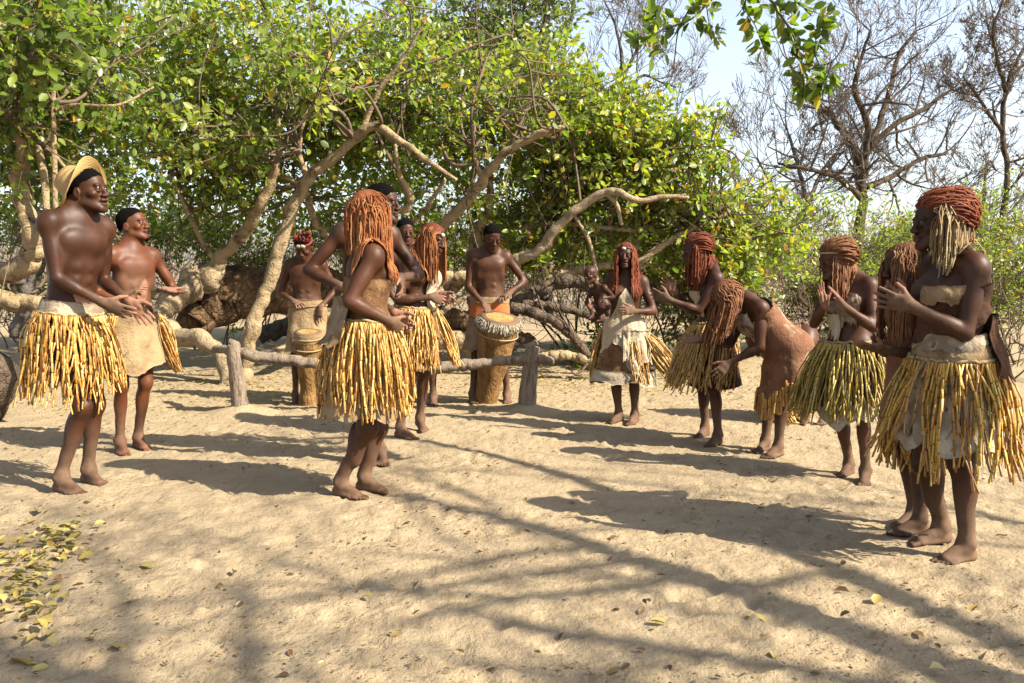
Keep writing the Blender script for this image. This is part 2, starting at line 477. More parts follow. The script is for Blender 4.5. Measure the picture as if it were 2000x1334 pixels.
def foliage(parent, blobs, ntwig, mat, size=.082, per=9, twl=.34, rng=None, parts=0, twigmat='twig', yellow=.07, base_t=(.05, .75), zmin=.25, up=.75, name='crown', clump=-.13):
    rng = rng or RNG
    p0, cen = in_blobs(blobs, ntwig, rng)
    keep = p0[:, 2] > zmin; p0, cen = p0[keep], cen[keep]; n = len(p0)
    # clumps: thin where a slow 3-d noise is low, so the crown has gaps
    g = vnoise(p0[:, 0] * 1.25 + p0[:, 1] * .8, p0[:, 2] * 1.35 - p0[:, 1] * .9, 21) + .8 * vnoise(p0[:, 0] * 2.7 - p0[:, 1], p0[:, 2] * 2.9 + p0[:, 1] * 1.3, 22)
    keep = g > clump + .10 * rng.random(n); p0, cen = p0[keep], cen[keep]; n = len(p0)
    d = nrm(nrm(p0 - cen) * .8 + rng.normal(size=(n, 3)) * .6 + V(0, 0, .25))
    L = twl * rng.uniform(.6, 1.3, n)
    side = nrm(np.cross(d, rng.normal(size=(n, 3))))
    bag = Bag()
    # twig stems: three-sided, two segments
    a = np.arange(3) * 2.094
    w2 = np.cross(d, side)
    ring = []
    for t, rr in ((-.25, .0052), (1, .0022)):
        c = p0 + d * (L * t)[:, None] + V(0, 0, -.05) * (t * t)
        ring.append(c[:, None] + rr * (np.cos(a)[None, :, None] * side[:, None] + np.sin(a)[None, :, None] * w2[:, None]))
    v = np.stack(ring, 1).reshape(-1, 3)
    base = np.arange(n)[:, None, None] * 6 + np.arange(1)[None, :, None] * 3
    j = np.arange(3)[None, None]; k = (j + 1) % 3
    f = np.stack([base + j, base + k, base + 3 + k, base + 3 + j], -1).reshape(-1, 4)
    bag.add(v, f, .5, 1)
    # leaves alternate along the twig
    s = np.repeat(np.arange(n), per); t = np.tile(np.linspace(.1, 1.0, per), n) + rng.uniform(-.06, .06, n * per)
    drop = rng.random(len(s)) < .93; s, t = s[drop], t[drop]
    ang = rng.uniform(0, 6.28, len(s))
    out = side[s] * np.cos(ang)[:, None] + w2[s] * np.sin(ang)[:, None]
    pos = p0[s] + d[s] * (L[s] * t)[:, None] + V(0, 0, -.05) * (t * t)[:, None] + out * .012
    dirs = nrm(out + d[s] * .55 + rng.normal(size=(len(s), 3)) * .25)
    sz = size * rng.uniform(.62, 1.25, len(s))
    x, y, z = leaf_frames(pos, dirs, sz, rng, up)
    tw = rng.uniform(base_t[0], base_t[1], n)
    tint = np.clip(tw[s] + rng.normal(0, .09, len(s)), .02, .82)
    yy = rng.random(len(s)) < yellow * (1 + 3 * (rng.random(n) < .12)[s]); tint[yy] = rng.uniform(.83, 1, yy.sum())
    if parts:
        # the leaves that show largest: near, in view and not behind others
        r = pos - V(0, 0, CAM_H); dep = r[:, 1]
        px, pz = r[:, 0] / dep, r[:, 2] / dep
        inv = (np.abs(px) < .59) & (pz < .28) & (pz > -.3)
        cell = (np.floor(px * 60).astype(int) * 1000 + np.floor(pz * 60).astype(int))
        order = np.argsort(dep); seen = {}; pick = []
        for i in order:
            if not inv[i]: continue
            if seen.get(cell[i], 0) < 2:
                seen[cell[i]] = seen.get(cell[i], 0) + 1; pick.append(i)
                if len(pick) >= parts: break
        for i in pick: place_leaf(mat, pos[i], x[i], y[i], z[i], tint[i], parent)
        rest = np.ones(len(pos), bool); rest[pick] = False
        pos, x, y, z, tint = pos[rest], x[rest], y[rest], z[rest], tint[rest]
    v, f = leaf_mesh_arrays(pos, x, y, z)
    bag.add(v, f, np.repeat(tint, 2), 0)
    o = bag.mk(name, [M[mat], M[twigmat]], parent)
    tag(o, kind='stuff')
    return o

def limb(pts, n=None, sides=10, gnarl=.10, seed=0, bag=None, wob=.25):
    """pts: (px, py, depth, radius px)"""
    q = np.array([(*P(a, b, d), r * d / FPX) for a, b, d, r in pts])
    n = n or 9 * len(q)
    s = spline(q, n)
    t = np.linspace(0, len(q) * 2.1, n)
    for k in range(3):
        s[:, k] += wob * s[:, 3] * 2 * vnoise(t * 1.6, t * 0 + 7.3 * k + seed, 40 + k)
    rr = np.maximum(s[:, 3] * .88 * (1 + .16 * vnoise(t * 1.4, t * 0 + seed, 44)), .004)
    return tube(s[:, :3], rr, sides, True, gnarl, seed)
def add_limb(o, pts, seed, mat='bark', name='limb', **kw):
    v, f = limb(pts, seed=seed, **kw)
    return mk(name, v, f, M[mat], o)
def branchlets(bag, blobs, starts, per, rng, r0=.022):
    """thin inner branches running from the limbs out into the crown"""
    for b in blobs:
        c = P(b[0], b[1], b[2]); m = b[2] / FPX
        dd = [np.linalg.norm(s - c) for s in starts]
        for k in range(per):
            s = starts[int(np.argsort(dd)[min(len(starts) - 1, int(rng.integers(0, 3)))])]
            e = c + rng.normal(size=3) * V(b[3] * m, b[5], b[4] * m) * .55
            e[2] = max(e[2], .4)
            mid = (s + e) / 2 + rng.normal(size=3) * .18 * np.linalg.norm(e - s) + V(0, 0, .1)
            p = spline([s, s * .65 + mid * .35 + rng.normal(size=3) * .08, mid, mid * .45 + e * .55 + rng.normal(size=3) * .12, e], 16)
            v, f = tube(p, np.linspace(r0 * rng.uniform(.7, 1.2), .005, 16), 5, False, .1, int(rng.integers(99)))
            bag.add(v, f)
            for q in range(3):                     # side shoots
                i = int(rng.integers(5, 15)); e2 = p[i] + rng.normal(size=3) * .35 + V(0, 0, .1)
                v, f = tube(spline([p[i], (p[i] + e2) / 2 + rng.normal(size=3) * .06, e2], 6), np.linspace(.009, .003, 6), 4, False)
                bag.add(v, f)

# ---------------------------------------------------------------- the sprawling tree
def sprawling_tree():
    r = np.random.default_rng(11)
    o = empty('sprawling_tree', P(640, 640, 10.3) * V(1, 1, 0))
    tag(o, 'big sprawling leafy tree with thick dark trunk lying bent behind the drummers', 'tree')
    add_limb(o, [(735, 650, 10.6, 40), (690, 590, 10.6, 46), (620, 562, 10.5, 52), (540, 565, 10.3, 55), (460, 580, 10.1, 54), (400, 600, 9.9, 46), (365, 640, 9.7, 32)], 3, 'bark_fallen', 'trunk', sides=24, gnarl=.13, n=90)
    add_limb(o, [(372, 560, 9.6, 36), (392, 545, 9.65, 34), (425, 545, 9.7, 28)], 5, 'bark_pale', 'burl', sides=16, gnarl=.2)
    add_limb(o, [(385, 560, 9.6, 26), (345, 585, 9.5, 25), (318, 612, 9.4, 24), (322, 642, 9.3, 25), (350, 658, 9.2, 22), (395, 663, 9.0, 19), (430, 690, 8.9, 19), (452, 740, 8.8, 21), (440, 762, 8.75, 20)], 6, 'bark_pale', 'root_limb', sides=16, gnarl=.12, n=90)
    add_limb(o, [(300, 575, 9.7, 14), (280, 560, 9.9, 13), (240, 560, 10.1, 10)], 7, 'bark_pale', 'root_limb', gnarl=.15)
    starts = []
    L = [[(408, 545, 9.6, 17), (425, 510, 9.6, 15), (470, 465, 9.5, 14), (505, 410, 9.3, 12), (530, 350, 9.2, 10), (545, 290, 9.1, 7), (540, 220, 9.0, 4)],
         [(420, 505, 9.6, 8), (395, 470, 9.6, 6), (350, 380, 9.5, 4), (330, 340, 9.4, 3)],
         [(474, 752, 8.8, 17), (484, 690, 8.8, 16), (500, 620, 8.85, 16), (524, 555, 8.9, 15), (548, 480, 8.9, 15), (572, 410, 8.9, 14), (598, 350, 8.8, 12), (640, 318, 8.7, 11), (690, 272, 8.6, 11), (733, 247, 8.5, 10), (790, 282, 8.4, 8), (850, 325, 8.3, 6), (892, 352, 8.3, 4)],
         [(598, 350, 8.8, 8), (585, 290, 8.8, 5), (600, 200, 8.7, 4)],
         [(705, 262, 8.6, 7), (738, 180, 8.5, 6), (790, 110, 8.4, 4), (830, 40, 8.3, 3)],
         [(760, 640, 10.0, 16), (810, 540, 9.8, 14), (845, 470, 9.6, 13), (890, 415, 9.4, 13), (940, 355, 9.2, 11), (985, 300, 9.0, 9), (1040, 266, 8.9, 9), (1092, 250, 8.8, 7), (1108, 252, 8.8, 4)],
         [(940, 350, 9.2, 6), (930, 320, 9.2, 5), (925, 290, 9.2, 3)],
         [(790, 420, 9.4, 9), (800, 380, 9.3, 8), (780, 340, 9.2, 6), (770, 280, 9.1, 4)],
         [(640, 470, 9.9, 9), (610, 420, 9.7, 8), (585, 360, 9.5, 6), (500, 330, 9.3, 4)],
         [(545, 690, 9.3, 13), (580, 665, 9.5, 13), (640, 615, 9.8, 15), (680, 600, 10.0, 18)],
         [(870, 350, 8.4, 4), (830, 410, 8.6, 5), (800, 440, 9, 4)]]
    for k, l in enumerate(L):
        add_limb(o, l, 20 + k, n=14 * len(l) if k == 2 else None)
        starts += [P(*q[:3]) for q in l[len(l) // 2:]]
    near = [(300, 150, 9.6, 190, 160, .9, 1), (330, 320, 10.0, 170, 95, .8, .8), (560, 140, 9.6, 190, 170, .9, 1), (520, 310, 10.1, 180, 90, .8, .8), (740, 110, 9.5, 180, 140, .9, .8),
            (780, 255, 9.9, 170, 95, .8, .8), (920, 180, 9.7, 120, 150, .8, .8), (460, 400, 10.6, 130, 50, .7, .5), (640, 385, 10.7, 120, 55, .7, .5), (980, 330, 10.1, 110, 95, .7, .6),
            (420, 290, 8.3, 90, 50, .35, .8), (640, 150, 8.2, 110, 60, .35, .8), (1010, 190, 8.5, 90, 45, .35, .8)]
    back = [(250, 180, 11.6, 330, 230, .8, 1), (600, 200, 11.8, 380, 230, .8, 1), (880, 250, 11.8, 220, 170, .8, .9), (430, 420, 11.8, 200, 55, .7, .5), (760, 410, 11.6, 160, 60, .7, .5)]
    b = Bag(); branchlets(b, near, starts, 6, r); tag(b.mk('branches', M['twig'], o), kind='stuff')
    foliage(o, near, 3500, 'leaf', .090, 9, .38, r, 280, base_t=(.30, .95), yellow=.05)
    foliage(o, back, 1900, 'leaf', .095, 8, .40, r, 0, base_t=(.3, .8), yellow=.04, name='inner_crown', clump=-.3)
def left_tree():
    r = np.random.default_rng(12)
    o = empty('leafy_tree', P(-120, 700, 7.6) * V(1, 1, 0))
    tag(o, 'leafy tree with smooth yellowish trunk curling up at the left edge behind the hat', 'tree')
    add_limb(o, [(-220, 700, 7.6, 36), (-180, 600, 7.5, 34), (-100, 556, 7.3, 30), (-20, 540, 7.0, 27), (35, 525, 6.9, 26), (66, 490, 6.85, 25), (64, 452, 6.8, 22), (46, 410, 6.8, 19), (38, 360, 6.8, 17), (44, 310, 6.7, 15), (30, 250, 6.6, 10), (-10, 190, 6.5, 7)], 1, 'bark', 'trunk', sides=16, n=110)
    starts = []
    L = [[(-200, 640, 7.5, 26), (-100, 590, 7.4, 22), (-20, 580, 7.3, 20), (40, 592, 7.3, 19), (90, 596, 7.3, 17), (140, 592, 7.4, 14)],
         [(42, 330, 6.7, 9), (80, 310, 6.7, 8), (110, 700, 6.6, 7), (104, 200, 6.5, 5), (90, 120, 6.4, 4)],
         [(108, 215, 6.5, 5), (150, 205, 6.5, 4), (230, 205, 6.5, 3), (300, 170, 6.6, 2)],
         [(10, 190, 6.5, 6), (40, 170, 6.4, 5), (100, 140, 6.3, 3)],
         [(48, 300, 6.7, 6), (90, 290, 6.8, 5), (130, 330, 6.9, 4)]]
    for k, l in enumerate(L):
        add_limb(o, l, 60 + k); starts += [P(*q[:3]) for q in l[len(l) // 2:]]
    bl = [(90, 130, 7.2, 150, 140, 1.1, 1), (40, 300, 7.4, 110, 90, .9, .7), (150, 330, 8.2, 110, 90, .8, .8), (30, 60, 5.7, 110, 90, .5, 1.1), (190, 90, 7.4, 120, 120, .9, .8), (70, 395, 8.0, 80, 40, .6, .5), (-60, 200, 6.6, 150, 160, 1.0, .7)]
    br = Bag(); branchlets(br, bl, starts, 4, r, .016); tag(br.mk('branches', M['twig'], o), kind='stuff')
    foliage(o, bl, 1500, 'leaf', .080, 9, .32, r, 170, base_t=(.1, .7), yellow=.05)
def centre_tree():
    r = np.random.default_rng(13)
    o = empty('spreading_tree', P(930, 640, 10.4) * V(1, 1, 0))
    tag(o, 'yellow green spreading tree with a crown sloping down to the right behind the baby', 'tree')
    add_limb(o, [(940, 690, 10.5, 24), (930, 600, 10.4, 18), (924, 520, 10.2, 15), (932, 460, 10.1, 13), (952, 410, 10, 10), (960, 340, 9.9, 6)], 1, 'bark', 'trunk', sides=12)
    starts = []
    L = [[(880, 560, 10.2, 17), (905, 542, 10, 18), (960, 520, 9.7, 15), (1010, 508, 9.5, 14), (1050, 490, 9.4, 12), (1085, 445, 9.3, 11), (1135, 402, 9.2, 10), (1192, 374, 9.1, 9), (1222, 382, 9.0, 8), (1252, 392, 9.0, 6), (1300, 384, 9.0, 5), (1345, 386, 9.0, 3)],
         [(1185, 378, 9.1, 5), (1205, 400, 9.1, 5), (1214, 440, 9.1, 4)],
         [(1255, 392, 9, 4), (1280, 384, 9, 3), (1340, 380, 9, 2)],
         [(1000, 452, 10, 5), (1060, 436, 9.9, 6), (1130, 438, 9.8, 6), (1190, 445, 9.8, 5), (1240, 452, 9.7, 3)],
         [(1225, 530, 9.8, 8), (1280, 490, 9.8, 8), (1335, 455, 9.8, 7), (1400, 428, 9.8, 4)],
         [(1120, 420, 9.6, 4), (1150, 470, 9.6, 5), (1165, 540, 9.7, 5), (1160, 600, 9.8, 5)],
         [(1060, 540, 9.9, 6), (1075, 480, 9.9, 5), (1100, 440, 9.9, 4)],
         [(1255, 560, 10, 6), (1240, 500, 10, 5), (1260, 440, 10, 4)]]
    for k, l in enumerate(L):
        add_limb(o, l, 80 + k, 'bark_pale'); starts += [P(*q[:3]) for q in l[len(l) // 2:]]
    bl = [(1060, 200, 10.2, 110, 110, .8, .8), (1150, 270, 10.1, 130, 100, .8, 1), (1245, 255, 10.2, 75, 75, .6, .8), (1230, 335, 10.1, 130, 80, .8, 1), (1345, 365, 10.1, 95, 75, .8, .9), (1060, 370, 10.4, 120, 70, .7, .7),
          (1440, 415, 10, 85, 75, .9, .8), (1330, 455, 10.5, 130, 75, .8, .8), (1150, 450, 10.4, 120, 65, .8, .7), (1440, 500, 10.2, 110, 75, .9, .7), (1500, 430, 10.4, 55, 55, .7, .6), (1385, 285, 9.8, 16, 60, .25, .9), (1325, 295, 9.8, 35, 50, .4, .6), (1040, 460, 10.5, 120, 50, .7, .6), (1370, 560, 10.6, 130, 55, .7, .55)]
    br = Bag(); branchlets(br, bl, starts, 5, r, .016); tag(br.mk('branches', M['twig'], o), kind='stuff')
    foliage(o, bl, 2900, 'leaf', .084, 9, .34, r, 240, base_t=(.38, .98), yellow=.09)
def back_tree():
    r = np.random.default_rng(14)
    o = empty('tall_tree', P(1060, 600, 13.5) * V(1, 1, 0))
    tag(o, 'tall grey green tree rising behind the leafy crowns at the top centre', 'tree')
    starts = []
    L = [[(1070, 620, 13.5, 16), (1060, 450, 13.5, 14), (1050, 300, 13.5, 12), (1062, 160, 13.5, 10), (1066, 20, 13.4, 8), (1060, -120, 13.4, 6)],
         [(1058, 240, 13.5, 6), (1010, 150, 13.4, 5), (960, 60, 13.4, 4)], [(1064, 120, 13.5, 5), (1110, 60, 13.5, 4), (1120, -10, 13.4, 3)],
         [(935, 230, 13.2, 6), (925, 150, 13.1, 6), (935, 80, 13.1, 4)]]
    for k, l in enumerate(L):
        add_limb(o, l, 110 + k, 'bark_grey', 'limb' if k else 'trunk'); starts += [P(*q[:3]) for q in l[1:]]
    bl = [(1050, 60, 13.2, 75, 95, .9, 1), (1010, 150, 13, 110, 90, .9, 1), (930, 40, 13, 100, 70, .9, .7), (1060, 170, 13.4, 80, 80, .8, .8), (860, 60, 12.6, 120, 90, .8, .8), (1040, -70, 13.4, 90, 70, .8, .8)]
    br = Bag(); branchlets(br, bl, starts, 5, r, .018); tag(br.mk('branches', M['twig_grey'], o), kind='stuff')
    foliage(o, bl, 1500, 'leaf_grey', .085, 8, .36, r, 0, base_t=(.1, .9), yellow=.0)
sprawling_tree(); left_tree(); centre_tree(); back_tree()

# ---------------------------------------------------------------- bare trees
def grow(bag, p, d, L, r, lev, rng, up=.18, spread=.75, mins=.006, kids=(2, 4), wig=.17):
    n = 5 if r > .02 else (4 if lev > 0 else 3)
    pts = [p]; dd = d.copy()
    for i in range(n):
        dd = nrm(dd + rng.normal(size=3) * wig + V(0, 0, up * .25)); pts.append(pts[-1] + dd * L / n)
    pts = np.array(pts); rr = np.linspace(r, max(r * .58, mins), n + 1)
    v, f = tube(pts, rr, 6 if r > .03 else (4 if r > .012 else 3), False)
    bag.add(v, f)
    if lev <= 0: return
    for k in range(int(rng.integers(*kids)) + (1 if lev < 3 else 0)):
        i = int(rng.integers(1, n + 1)) if k else n
        a = nrm(nrm(pts[i] - pts[i - 1]) + rng.normal(size=3) * spread + V(0, 0, up))
        grow(bag, pts[i], a, L * rng.uniform(.55, .82), max(rr[i] * rng.uniform(.5, .75), mins), lev - 1, rng, up, spread, mins, kids, wig)
def bare_tree(name, label, limbs, seed, lev, group=None, tw=.008, mat='bark_dark', length=1.5, buds=0, base=None, up=.2):
    r = np.random.default_rng(seed)
    o = empty(name, base)
    tag(o, label, 'tree', group)
    tips = Bag()
    for k, l in enumerate(limbs):
        v, f = limb(l, seed=seed + k, sides=8, gnarl=.08, wob=.3); mk('limb' if k else 'trunk', v, f, M[mat], o)
        q = np.array([(*P(a, c, d), rr * d / FPX) for a, c, d, rr in l]); s = spline(q, 24)
        for i in list(range(7, 24, 2 if lev < 5 else 3)) + [23]:
            d = nrm(np.gradient(s[:, :3], axis=0)[i] + r.normal(size=3) * (.7 if i < 23 else .2))
            grow(tips, s[i, :3], d, length * r.uniform(.5, 1.0), max(s[i, 3] * .5, tw * 1.5), lev, r, up, .50, tw, (2, 4), .10)
    if buds:
        pts = np.vstack(tips.v)[::3]; pts = pts[r.random(len(pts)) < buds] + r.normal(size=(1, 3)) * .01
        x, y, z = leaf_frames(pts, r.normal(size=(len(pts), 3)), r.uniform(.05, .10, len(pts)), r)
        v, f = leaf_mesh_arrays(pts, x, y, z); tips.add(v, f, .12, 1)
    tag(tips.mk('crown', [M['twig_dark'], M['leaf_dry']], o), kind='stuff')
M['twig_dark'] = m_plain('dark_twig', (.17, .138, .115), .9, .1, .4, 6, 0)
D1 = 21
bare_tree('bare_tree', 'large leafless tree with dark spreading limbs standing against the sky at right', [
    [(1672, 600, D1, 15), (1676, 500, D1, 12), (1684, 400, D1, 11), (1688, 330, D1, 9), (1700, 290, D1, 7), (1740, 250, D1, 6), (1800, 215, D1, 5), (1860, 175, D1, 3)],
    [(1688, 330, D1, 9), (1665, 285, D1 + .4, 8), (1620, 225, D1 + .7, 7), (1580, 190, D1 + 1, 5), (1540, 120, D1 + 1, 3)],
    [(1690, 310, D1, 8), (1694, 240, D1 - .4, 7), (1672, 180, D1 - .6, 6), (1680, 120, D1 - .6, 4), (1700, 60, D1 - .6, 3)],
    [(1700, 290, D1, 7), (1735, 190, D1 + .6, 6), (1755, 110, D1 + .8, 4), (1790, 60, D1 + .9, 3)],
    [(1684, 390, D1, 7), (1640, 350, D1 - .5, 6), (1580, 330, D1 - 1, 5), (1520, 320, D1 - 1, 3)],
    [(1690, 365, D1, 7), (1740, 345, D1 + .4, 6), (1800, 310, D1 + .7, 5), (1850, 300, D1 + .7, 3)]], 31, 4, tw=.0055, length=1.35, buds=.03, base=P(1672, 620, D1) * V(1, 1, 0))
D2 = 18
bare_tree('thin_bare_tree', 'slim dark tree with a bent bare trunk at the far right edge', [
    [(1940, 640, D2, 9), (1945, 520, D2, 7), (1955, 440, D2, 7), (1968, 350, D2, 6), (1958, 260, D2, 6), (1965, 180, D2, 5), (1990, 110, D2, 4), (2030, 60, D2, 3)],
    [(1958, 255, D2, 5), (1930, 220, D2, 4), (1905, 180, D2, 3), (1880, 150, D2, 2)],
    [(1965, 180, D2, 5), (1950, 120, D2 - .3, 4), (1940, 60, D2 - .4, 3), (1960, 0, D2 - .4, 2)],
    [(1975, 150, D2, 4), (2010, 120, D2 + .3, 3), (2060, 110, D2 + .3, 2)]], 32, 4, tw=.0045, length=.8, buds=.05, base=P(1940, 640, D2) * V(1, 1, 0))
D3 = 24
bare_tree('grey_bare_tree', 'pale grey leafless tree low behind the large dark bare tree', [
    [(1560, 600, D3, 8), (1555, 500, D3, 7), (1575, 400, D3, 6), (1560, 330, D3, 5), (1540, 260, D3, 3)],
    [(1575, 400, D3, 5), (1610, 330, D3 + .5, 4), (1640, 290, D3 + .5, 2)], [(1560, 450, D3, 4), (1510, 370, D3, 3), (1480, 310, D3, 2)]], 33, 4, tw=.008, mat='bark_grey', length=1.2, base=P(1560, 600, D3) * V(1, 1, 0))
bare_tree('grey_bare_tree', 'pale grey leafless tree between the dark bare tree and the slim one', [
    [(1880, 600, D3, 7), (1885, 500, D3, 6), (1870, 420, D3, 5), (1850, 370, D3, 3)],
    [(1880, 1150, D3, 4), (1920, 390, D3 + .5, 3), (1950, 330, D3 + .5, 2)]], 34, 4, tw=.008, mat='bark_grey', length=1.0, base=P(1880, 600, D3) * V(1, 1, 0))
D4 = 15
bare_tree('twiggy_tree', 'thin leafless tree with hair fine twigs beside the top of the leafy crowns', [
    [(1190, 600, D4, 8), (1195, 420, D4, 7), (1200, 260, D4, 6), (1215, 150, D4, 5), (1205, 60, D4, 3), (1180, 0, D4, 2)],
    [(1205, 220, D4, 4), (1250, 150, D4, 3), (1290, 160, D4, 2), (1320, 170, D4, 2)], [(1212, 160, D4, 3), (1250, 90, D4, 3), (1290, 60, D4, 2)]], 35, 4, tw=.004, mat='bark_grey', length=.75, base=P(1190, 600, D4) * V(1, 1, 0))
bare_tree('grey_trunk_tree', 'rough grey trunk leaning behind the man in the straw hat', [
    [(28, 655, 9.6, 17), (48, 600, 9.6, 15), (66, 540, 9.6, 14), (74, 480, 9.6, 14), (62, 420, 9.7, 12), (40, 360, 9.8, 10), (50, 280, 9.8, 7)]], 36, 1, tw=.006, mat='bark_grey', length=.6, base=P(28, 655, 9.6) * V(1, 1, 0))

# ---------------------------------------------------------------- far scrub and shrubs
def thicket():
    r = np.random.default_rng(41)
    b = Bag()
    for k in range(290):
        y = 17 + 22 * r.random() ** 1.2; x = r.uniform(-.75, .75) * (y + 2)
        z0 = float(gh(x, y)); hgt = r.uniform(1.7, 3.9) * (1 - .3 * (x > 3))
        for q in range(3):
            d = nrm(V(r.normal() * .5, r.normal() * .5, 1))
            grow(b, V(x + r.normal() * .3, y + r.normal() * .3, z0), d, hgt * .42, r.uniform(.012, .022), 2, r, .25, .6, .009, (2, 4))
    tag(b.mk('dry_thicket', M['twig_grey'], origin=V(0, 20, 0)), 'grey brown leafless bush massed along the far edge of the clearing', None, None, 'stuff')
thicket()
def shrub(label, cx, cy, d, rx, ry, nt, mat, size, seed, tints, twn=16, zmin=.05, name='shrub', twigmat='twig'):
    r = np.random.default_rng(seed)
    g = P(cx, 600, d) * V(1, 1, 0); g[2] = float(gh(g[0], g[1]))
    o = empty(name, g); tag(o, label, 'shrub', None)
    b = Bag(); top = P(cx, cy - ry, d)[2]
    for k in range(twn):
        dd = nrm(V(r.normal() * .55, r.normal() * .45, 1))
        grow(b, g + V(r.normal() * .25 * rx * d / FPX, r.normal() * .15, 0), dd, max(.5, (top - g[2]) * .45), r.uniform(.010, .02), 3, r, .2, .6, .005, (2, 4))
    b.mk('stem', M[twigmat], o)
    m = d / FPX
    foliage(o, [(cx, cy, d, rx, ry, rx * m * .7, 1), (cx - rx * .5, cy + ry * .35, d, rx * .6, ry * .6, rx * m * .5, .8), (cx + rx * .5, cy + ry * .3, d, rx * .6, ry * .6, rx * m * .5, .8)], nt, mat, size, 7, .34, r, 0, base_t=tints, zmin=zmin, yellow=.08)
    return o
S = [('bright green shrub with a rounded top behind the bending woman', 1480, 500, 11.5, 110, 90, 1100, 'leaf', .062, (.2, .7)),
     ('yellow green shrub behind the woman clapping in the greenish reed skirt', 1610, 520, 11.8, 120, 110, 1500, 'leaf_fresh', .055, (.1, .7)),
     ('sparse fresh green shrub between the two women at right', 1730, 530, 12.2, 100, 110, 1150, 'leaf_fresh', .055, (.1, .8)),
     ('low leafy shrub behind the shoulder of the woman at the right end', 1960, 560, 10.6, 90, 80, 460, 'leaf_fresh', .055, (.05, .7)),
     ('tall twiggy shrub with few leaves above the right end of the line', 1930, 450, 13.0, 110, 110, 260, 'leaf_fresh', .055, (.1, .8)),
     ('dense dark green shrub at the foot of the spreading tree', 1400, 590, 10.9, 110, 55, 620, 'leaf', .066, (.05, .5)),
     ('low twiggy shrub at the clearing edge by the right frame side', 2010, 650, 9.2, 80, 55, 420, 'leaf_fresh', .05, (.0, .5)),
     ('small bright shrub seen under the fallen trunk tree at left', 480, 500, 13, 60, 35, 200, 'leaf_fresh', .06, (.2, .8)),
     ('sunlit shrub seen through the gap above the fallen trunk', 420, 450, 12.5, 60, 45, 170, 'leaf_fresh', .06, (.1, .7)),
     ('green shrub seen behind the curled trunk at the left edge', 40, 560, 12.5, 90, 40, 220, 'leaf_fresh', .06, (.1, .6)),
     ('leafy low shrub right behind the logs', 1250, 640, 10.8, 80, 40, 170, 'leaf', .066, (.1, .7))]
S += [('wide leafy bush behind the curled trunk at the far left', 110, 425, 13.2, 150, 55, 420, 'leaf', .085, (.1, .7)),
      ('leafy bush filling the gap above the fallen trunk and burl', 330, 440, 13.6, 120, 42, 330, 'leaf', .085, (.2, .8)),
      ('leafy bush behind the left drummer and the leaning limb', 585, 430, 13.4, 120, 55, 420, 'leaf', .085, (.2, .8)),
      ('dense leafy bush behind the centre woman and tall man', 760, 440, 12.8, 120, 75, 560, 'leaf', .085, (.2, .85)),
      ('dense leafy bush behind the drummer of the fur rimmed drum', 940, 455, 12.6, 120, 80, 620, 'leaf', .085, (.2, .85)),
      ('dense leafy bush behind the woman carrying the baby', 1140, 470, 12.4, 140, 75, 680, 'leaf', .085, (.2, .85)),
      ('dense leafy bush behind the red haired clapping woman', 1330, 510, 12.2, 130, 75, 620, 'leaf', .08, (.2, .85)),
      ('broad sunlit bush beyond the greenish skirt dancer', 1640, 470, 14.5, 150, 80, 800, 'leaf_fresh', .08, (.1, .7)),
      ('broad sunlit bush beyond the right end of the line', 1880, 500, 14.8, 150, 85, 850, 'leaf_fresh', .08, (.1, .7))]
for k, (lb, cx, cy, d, rx, ry, nt, mat, size, ti) in enumerate(S):
    shrub(lb, cx, cy, d, rx, ry, nt, mat, size, 50 + k, ti, 6 if rx > 70 else 4)
# little plants near the logs and the trunk
def sprig(label, px, py, n, seed, h=.35, mat='leaf_fresh'):
    r = np.random.default_rng(seed); g = G(px, py)
    o = empty('small_plant', g); tag(o, label, 'plant')
    b = Bag(); P0 = []; D0 = []
    for k in range(n):
        d = nrm(V(r.normal() * .5, r.normal() * .4, 1)); L = h * r.uniform(.5, 1.1)
        p = np.array([g + r.normal(size=3) * V(.08, .08, 0) + d * L * t + V(0, 0, -.06) * t * t for t in np.linspace(0, 1, 5)])
        v, f = tube(p, np.linspace(.005, .002, 5), 4, False); b.add(v, f)
        for t in range(1, 5):
            for q in range(2): P0.append(p[t]); D0.append(nrm(d * .3 + r.normal(size=3)))
    b.mk('stem', M['twig'], o)
    P0 = np.array(P0); D0 = np.array(D0)
    x, y, z = leaf_frames(P0, D0, r.uniform(.06, .10, len(P0)), r)
    for i in range(len(P0)): place_leaf(mat, P0[i], x[i], y[i], z[i], float(r.uniform(.1, .7)), o)
sprig('little leafy plant growing between the curved log and the woman with the baby', 1120, 712, 9, 71, .42, 'leaf')
sprig('thin sapling in the sun beneath the bent fallen trunk', 452, 662, 5, 72, .75)
sprig('low green plant on the sand under the second man from left edge', 1150, 722, 5, 73, .25, 'leaf')

# ---------------------------------------------------------------- logs and dead branches
def log(name, label, pts, mat, seed, twigs=0, sides=12):
    pts = np.array(pts, float)
    v, f = limb(pts, seed=seed, sides=sides, gnarl=.2, n=16 * len(pts))
    b = Bag(); b.add(v, f)
    r = np.random.default_rng(seed)
    for k in range(twigs):
        i = int(r.integers(1, len(pts))); p = P(*pts[i][:3]); e = p + V(r.normal() * .3, r.normal() * .2, abs(r.normal()) * .35 - .05)
        w, g = tube(spline([p, (p + e) / 2 + r.normal(size=3) * .06, e], 8), np.linspace(.016, .005, 8), 5); b.add(w, g)
    o = b.mk(name, M[mat]); tag(o, label, 'log'); return o
log('fallen_branch', 'thick arched dead branch sloping up behind the right drum', [(965, 640, 9.6, 12), (990, 612, 9.6, 16), (1030, 580, 9.6, 16), (1080, 556, 9.6, 14), (1120, 550, 9.6, 13), (1150, 562, 9.6, 12), (1172, 590, 9.6, 11), (1200, 625, 9.6, 9)], 'bark_dark', 201, 5)
